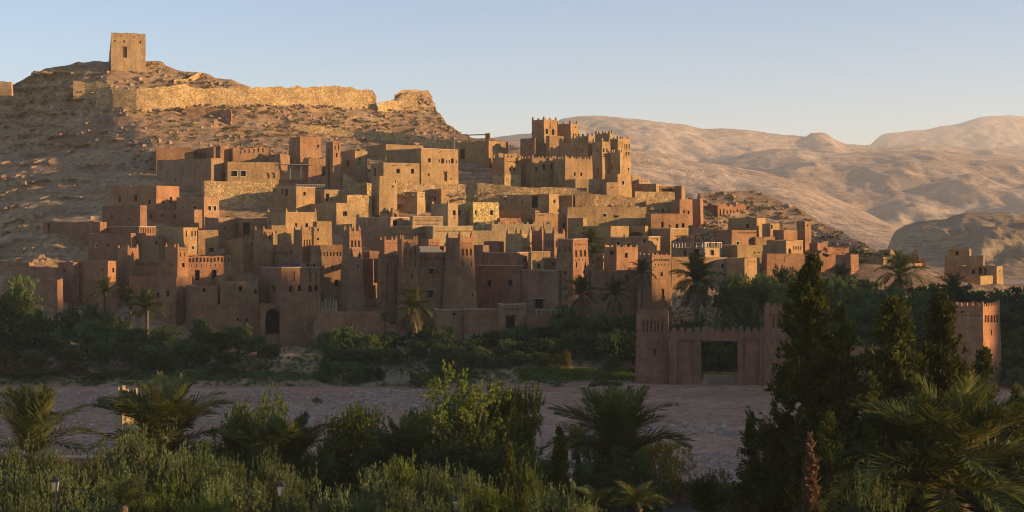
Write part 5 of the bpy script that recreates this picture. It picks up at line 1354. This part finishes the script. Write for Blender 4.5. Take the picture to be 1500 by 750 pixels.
# ---- garden wall, lamps, crenellated garden tower
def garden_wall(label, xa, xb, yt, d, col_=(0.30, 0.13, 0.08), holes=True):
    org = P(xa, 760, d); org.z = .8; root = tag(empty('garden_wall', org), label, 'wall')
    A, Bq = P(xa, yt, d), P(xb, yt, d); h = A.z - .8
    f = Face((A.x, A.y), (Bq.x, Bq.y), .8, A.z, 0, Vector(((A.x + Bq.x) / 2, d + 3, 0)))
    mb = MB(); n = max(1, int(f.len / 1.1))
    ops = [((i + .32) / n, (i + .68) / n, .55, .82, 'n') for i in range(n)] if holes else []
    emit_face(mb, f, ops)
    bk = Vector((0, .45, 0))
    mb.quad(f.pt(0, 1), f.pt(1, 1), f.pt(1, 1) + bk, f.pt(0, 1) + bk); mb.quad(f.pt(0, 0) + bk, f.pt(1, 0) + bk, f.pt(1, 1) + bk, f.pt(0, 1) + bk)
    mb.build('wall', M['adobe'], root, org, col_)
    cb = MB(); cb.box((A + Bq) / 2 + Vector((0, .22, .02)), (Bq - A) / 2, (0, .34, 0), .14); cb.build('coping', M['cap'], root, org)
garden_wall('red garden wall with square holes at the left end of the hedge', 60, 142, 672, 106, (0.42, 0.20, 0.09))
garden_wall('red garden wall behind the slender pale trunked tree', 442, 640, 694, 105)
garden_wall('red garden wall running behind the slim cypress and mustard bush', 790, 1062, 708, 104, holes=False)
garden_wall('far garden wall stub beside the blue green shrubs', 1060, 1120, 716, 103.6, holes=False)
o_ = P(190, 760, 99); o_.z = .8
gt = tag(empty('garden_tower', o_), 'bright yellow crenellated garden turret behind the large arching palm', 'turret')
make_block(gt, B(172, 180, 205, 585, 700, R=[(199, 600, 3, 5, 'n')], d=99, a=40, bat=.01, sink=.5), 'wall', True, (0.50, 0.36, 0.17), o_)
for (px, py, hh) in ((181, 586, 1.0), (187, 586, .75), (193, 586, .5), (199, 586, .8), (175, 586, .9)):
    mm = MB(); mm.box(P(px, py, 99.2 + (0.4 if px > 181 else .7)), (.13, .1, 0), (-.08, .12, 0), hh, .6); mm.build('merlon', M['adobe'], gt, o_, (0.50, 0.36, 0.17))
for (lab, px, top, d) in (('black iron lamp post standing in the hedge under the large arching palm', 81, 698, 72), ('black iron lamp post beside the dark fan shaped palm', 411, 705, 75), ('black iron lamp post below the tallest bushy garden tree', 668, 726, 74)):
    b = P(px, top, d); zg = garden_z(d); root = tag(empty('lamp_post', (b.x, d, zg)), lab, 'lamp'); H = b.z - zg
    mb = MB(); mb.tube([(0, 0, 0), (0, 0, .3), (0, 0, .35), (0, 0, H - .75)], [.10, .09, .045, .035], 8); mb.build('post', M['iron'], root)
    mb = MB(); mb.prism([(.09 * x_, .09 * y_, H - .72) for x_, y_ in ((-1, -1), (1, -1), (1, 1), (-1, 1))], [(.17 * x_, .17 * y_, H - .24) for x_, y_ in ((-1, -1), (1, -1), (1, 1), (-1, 1))]); lo = mb.build('lantern_glass', M['glass'], root)
    mb = MB(); mb.prism([(.23 * x_, .23 * y_, H - .235) for x_, y_ in ((-1, -1), (1, -1), (1, 1), (-1, 1))], [(.05 * x_, .05 * y_, H - .02) for x_, y_ in ((-1, -1), (1, -1), (1, 1), (-1, 1))]); mb.build('lantern_cap', M['iron'], root)
    mb = MB()
    for x_, y_ in ((-1, -1), (1, -1), (1, 1), (-1, 1)): mb.tube([(.095 * x_, .095 * y_, H - .74), (.175 * x_, .175 * y_, H - .235)], [.014, .014], 5)
    mb.build('lantern_frame', M['iron'], root)['kind'] = 'stuff'

# ---- reed fence and reed bundle
def reeds(label, xa, xb, yt, yb, d, name, lean=.05, dz=.5, cat='fence'):
    A = P(xa, yb, d); root = tag(empty(name, A), label, cat); n = int((xb - xa) / 2.2); 
    me = None
    for i in range(n):
        px = xa + (xb - xa) * (i + .5) / n; b = P(px, yb, d + rnd.uniform(-.1, .1)); h = (yb - yt) / F * d + rnd.uniform(-dz, dz * .4)
        if me is None:
            mb = MB(); mb.tube([(0, 0, -.2), (0, 0, .5), (.0, 0, 1)], [.10, .09, .05], 5); me = new_mesh('reed', mb.v, mb.f); me.materials.append(M['reed'])
        o = link('reed', me, None, root, b - A); o.scale = (1, 1, h); o.rotation_euler = (rnd.uniform(-lean, lean), rnd.uniform(-lean, lean), rnd.uniform(0, 6))
reeds('pale reed fence at the track end beside the clipped bush', 566, 600, 545, 561, 194, 'reed_fence')
reeds('short reed fence stub left of the track end fence', 548, 562, 536, 552, 197, 'reed_fence')
reeds('stack of dry pale reeds leaning in the yard above the river wall', 465, 494, 436, 456, 220, 'reed_stack', .16, .7, 'reeds')
reeds('pale picket fence below the low front wall under the central kasbah', 680, 738, 489, 495, 212, 'picket_fence', .03, .1)

# ---- scattered stones, tufts, grass (uncountable)
def rocks(name, pts, mat, smin, smax, pw=3.0):
    base = np.array([(-1, -.8, -.5), (.9, -1, -.5), (1, .9, -.5), (-.9, 1, -.5), (-.7, -.6, .55), (.6, -.7, .5), (.7, .6, .65), (-.5, .7, .45)])
    fc = [(0, 1, 5, 4), (1, 2, 6, 5), (2, 3, 7, 6), (3, 0, 4, 7), (4, 5, 6, 7)]
    V, Fc = [], []
    for k, p in enumerate(pts):
        s = smin + (smax - smin) * rnd.random() ** pw; a = rnd.uniform(0, 6.28); ca, sa = math.cos(a), math.sin(a)
        b = base * np.array([s * rnd.uniform(.7, 1.3), s * rnd.uniform(.7, 1.2), s * rnd.uniform(.6, 1.1)]) * (1 + NP.uniform(-.2, .2, (8, 1)))
        V += [(p[0] + ca * x - sa * y, p[1] + sa * x + ca * y, p[2] + z) for x, y, z in b]
        Fc += [tuple(8 * k + i for i in f) for f in fc]
    return tag(link(name, new_mesh(name, V, Fc), mat), kind='stuff')
pts = []
while len(pts) < 9000:
    py = 572 + 165 * rnd.random() ** 1.3; d = CAMZ * F / (py - HOR); px = rnd.uniform(-20, 1200)
    x = (px - 750) / F * d
    if fbm(x, d, 3, 3, .09) + .12 * rnd.random() < 0.02: continue
    pts.append((x, d, .12))
tag(rocks('gravel_stones', pts, M['pebble'], .05, .32, 3.5), 'loose grey and white stones strewn over the river bed', 'stones')
pts = []
while len(pts) < 3600:
    px = rnd.uniform(-20, 1400); t = lerp_tab(SKY_T, px); py = rnd.uniform(t + 2, 400)
    if 210 < px < 1030 and py > 225: continue
    if px > 1000 and (py > 390 - (px - 1000) * .02 or rnd.random() < .6): continue
    if fbm(px * .05, py * .08, 2, 3, .6) + .25 * rnd.random() < 0: continue
    q = hill_disp(P(px, py, D(px, py)), px, py); pts.append(tuple(q))
tag(rocks('slope_boulders', pts, M['boulder'], .12, .8, 3.5), 'broken rocks lying over the bare slopes of the hill', 'rocks')

def tufts(name, pts, n, size, wid, h, mat, label, cat):
    c = np.array(pts); k = len(c); idx = NP.randint(0, k, n)
    cc = c[idx] + NP.normal(size=(n, 3)) * np.array([h * .55, h * .55, 0]) + np.stack([np.zeros(n), np.zeros(n), h * NP.rand(n)], 1)
    d = unit(NP.normal(size=(n, 3)) * .7 + np.array([0, 0, .8]))
    o = link(name, leaf_mesh(name, cc, d, size, wid, mat)); tag(o, label, cat, kind='stuff'); return o
pts = []
while len(pts) < 1500:
    px = rnd.uniform(180, 1330); t = lerp_tab(SKY_T, px); py = rnd.uniform(t + 3, 240 if px < 1000 else 385)
    if px > 700 and px < 1000: continue
    if fbm(px * .04, py * .06, 7, 3, .7) + .2 * rnd.random() < 0.02: continue
    q = hill_disp(P(px, py, D(px, py)), px, py); pts.append(tuple(q))
tufts('dry_scrub', pts, 26000, .42, .22, .45, M['scrub'], 'dry yellow scrub dotted over the bare slopes', 'scrub')
pts = [tuple(P(px, py, D(px, py)) + Vector((0, 0, .0))) for px, py in [(rnd.uniform(760, 932), rnd.uniform(541, 557)) for _ in range(700)]]
pts += [tuple(P(px, py, D(px, py))) for px, py in [(rnd.uniform(600, 700), rnd.uniform(546, 556)) for _ in range(120)]]
pts += [tuple(P(px, 549, d)) for px, d in [(rnd.uniform(1030, 1080), rnd.uniform(193, 198)) for _ in range(120)]]
tufts('meadow_grass', pts, 26000, .34, .10, .22, M['grass'], 'bright green meadow grass on the bank beside the gate tower', 'grass')
pts = [tuple(P(px, py, D(px, py))) for px, py in [(rnd.uniform(180, 470), rnd.uniform(546, 557)) for _ in range(500)]]
pts += [tuple(P(px, py, D(px, py))) for px, py in [(rnd.uniform(-10, 930), rnd.uniform(500, 566)) for _ in range(2200)]]
pts += [tuple(P(px, py, D(px, py))) for px, py in [(rnd.uniform(980, 1520), rnd.uniform(430, 545)) for _ in range(1800)]]
tufts('bank_grass', pts, 60000, .40, .12, .25, M['tamarisk'], 'dark green grass and weeds covering the river bank', 'grass')

# ------------------------------------------------------------------ haze
hb = MB(); hb.prism([(-7000, -600, -4), (7000, -600, -4), (7000, 9000, -4), (-7000, 9000, -4)], [(-7000, -600, 480), (7000, -600, 480), (7000, 9000, 480), (-7000, 9000, 480)])
hm = bpy.data.materials.new('haze'); hm.use_nodes = True; nt = hm.node_tree; nt.nodes.clear()
out = N(nt, 'ShaderNodeOutputMaterial'); pv = N(nt, 'ShaderNodeVolumePrincipled')
pv.inputs['Color'].default_value = (0.97, 0.92, 0.84, 1); pv.inputs['Density'].default_value = 0.00013; pv.inputs['Anisotropy'].default_value = 0.1
nt.links.new(pv.outputs[0], out.inputs['Volume'])
hz = hb.build('haze', hm); tag(hz, kind='stuff')
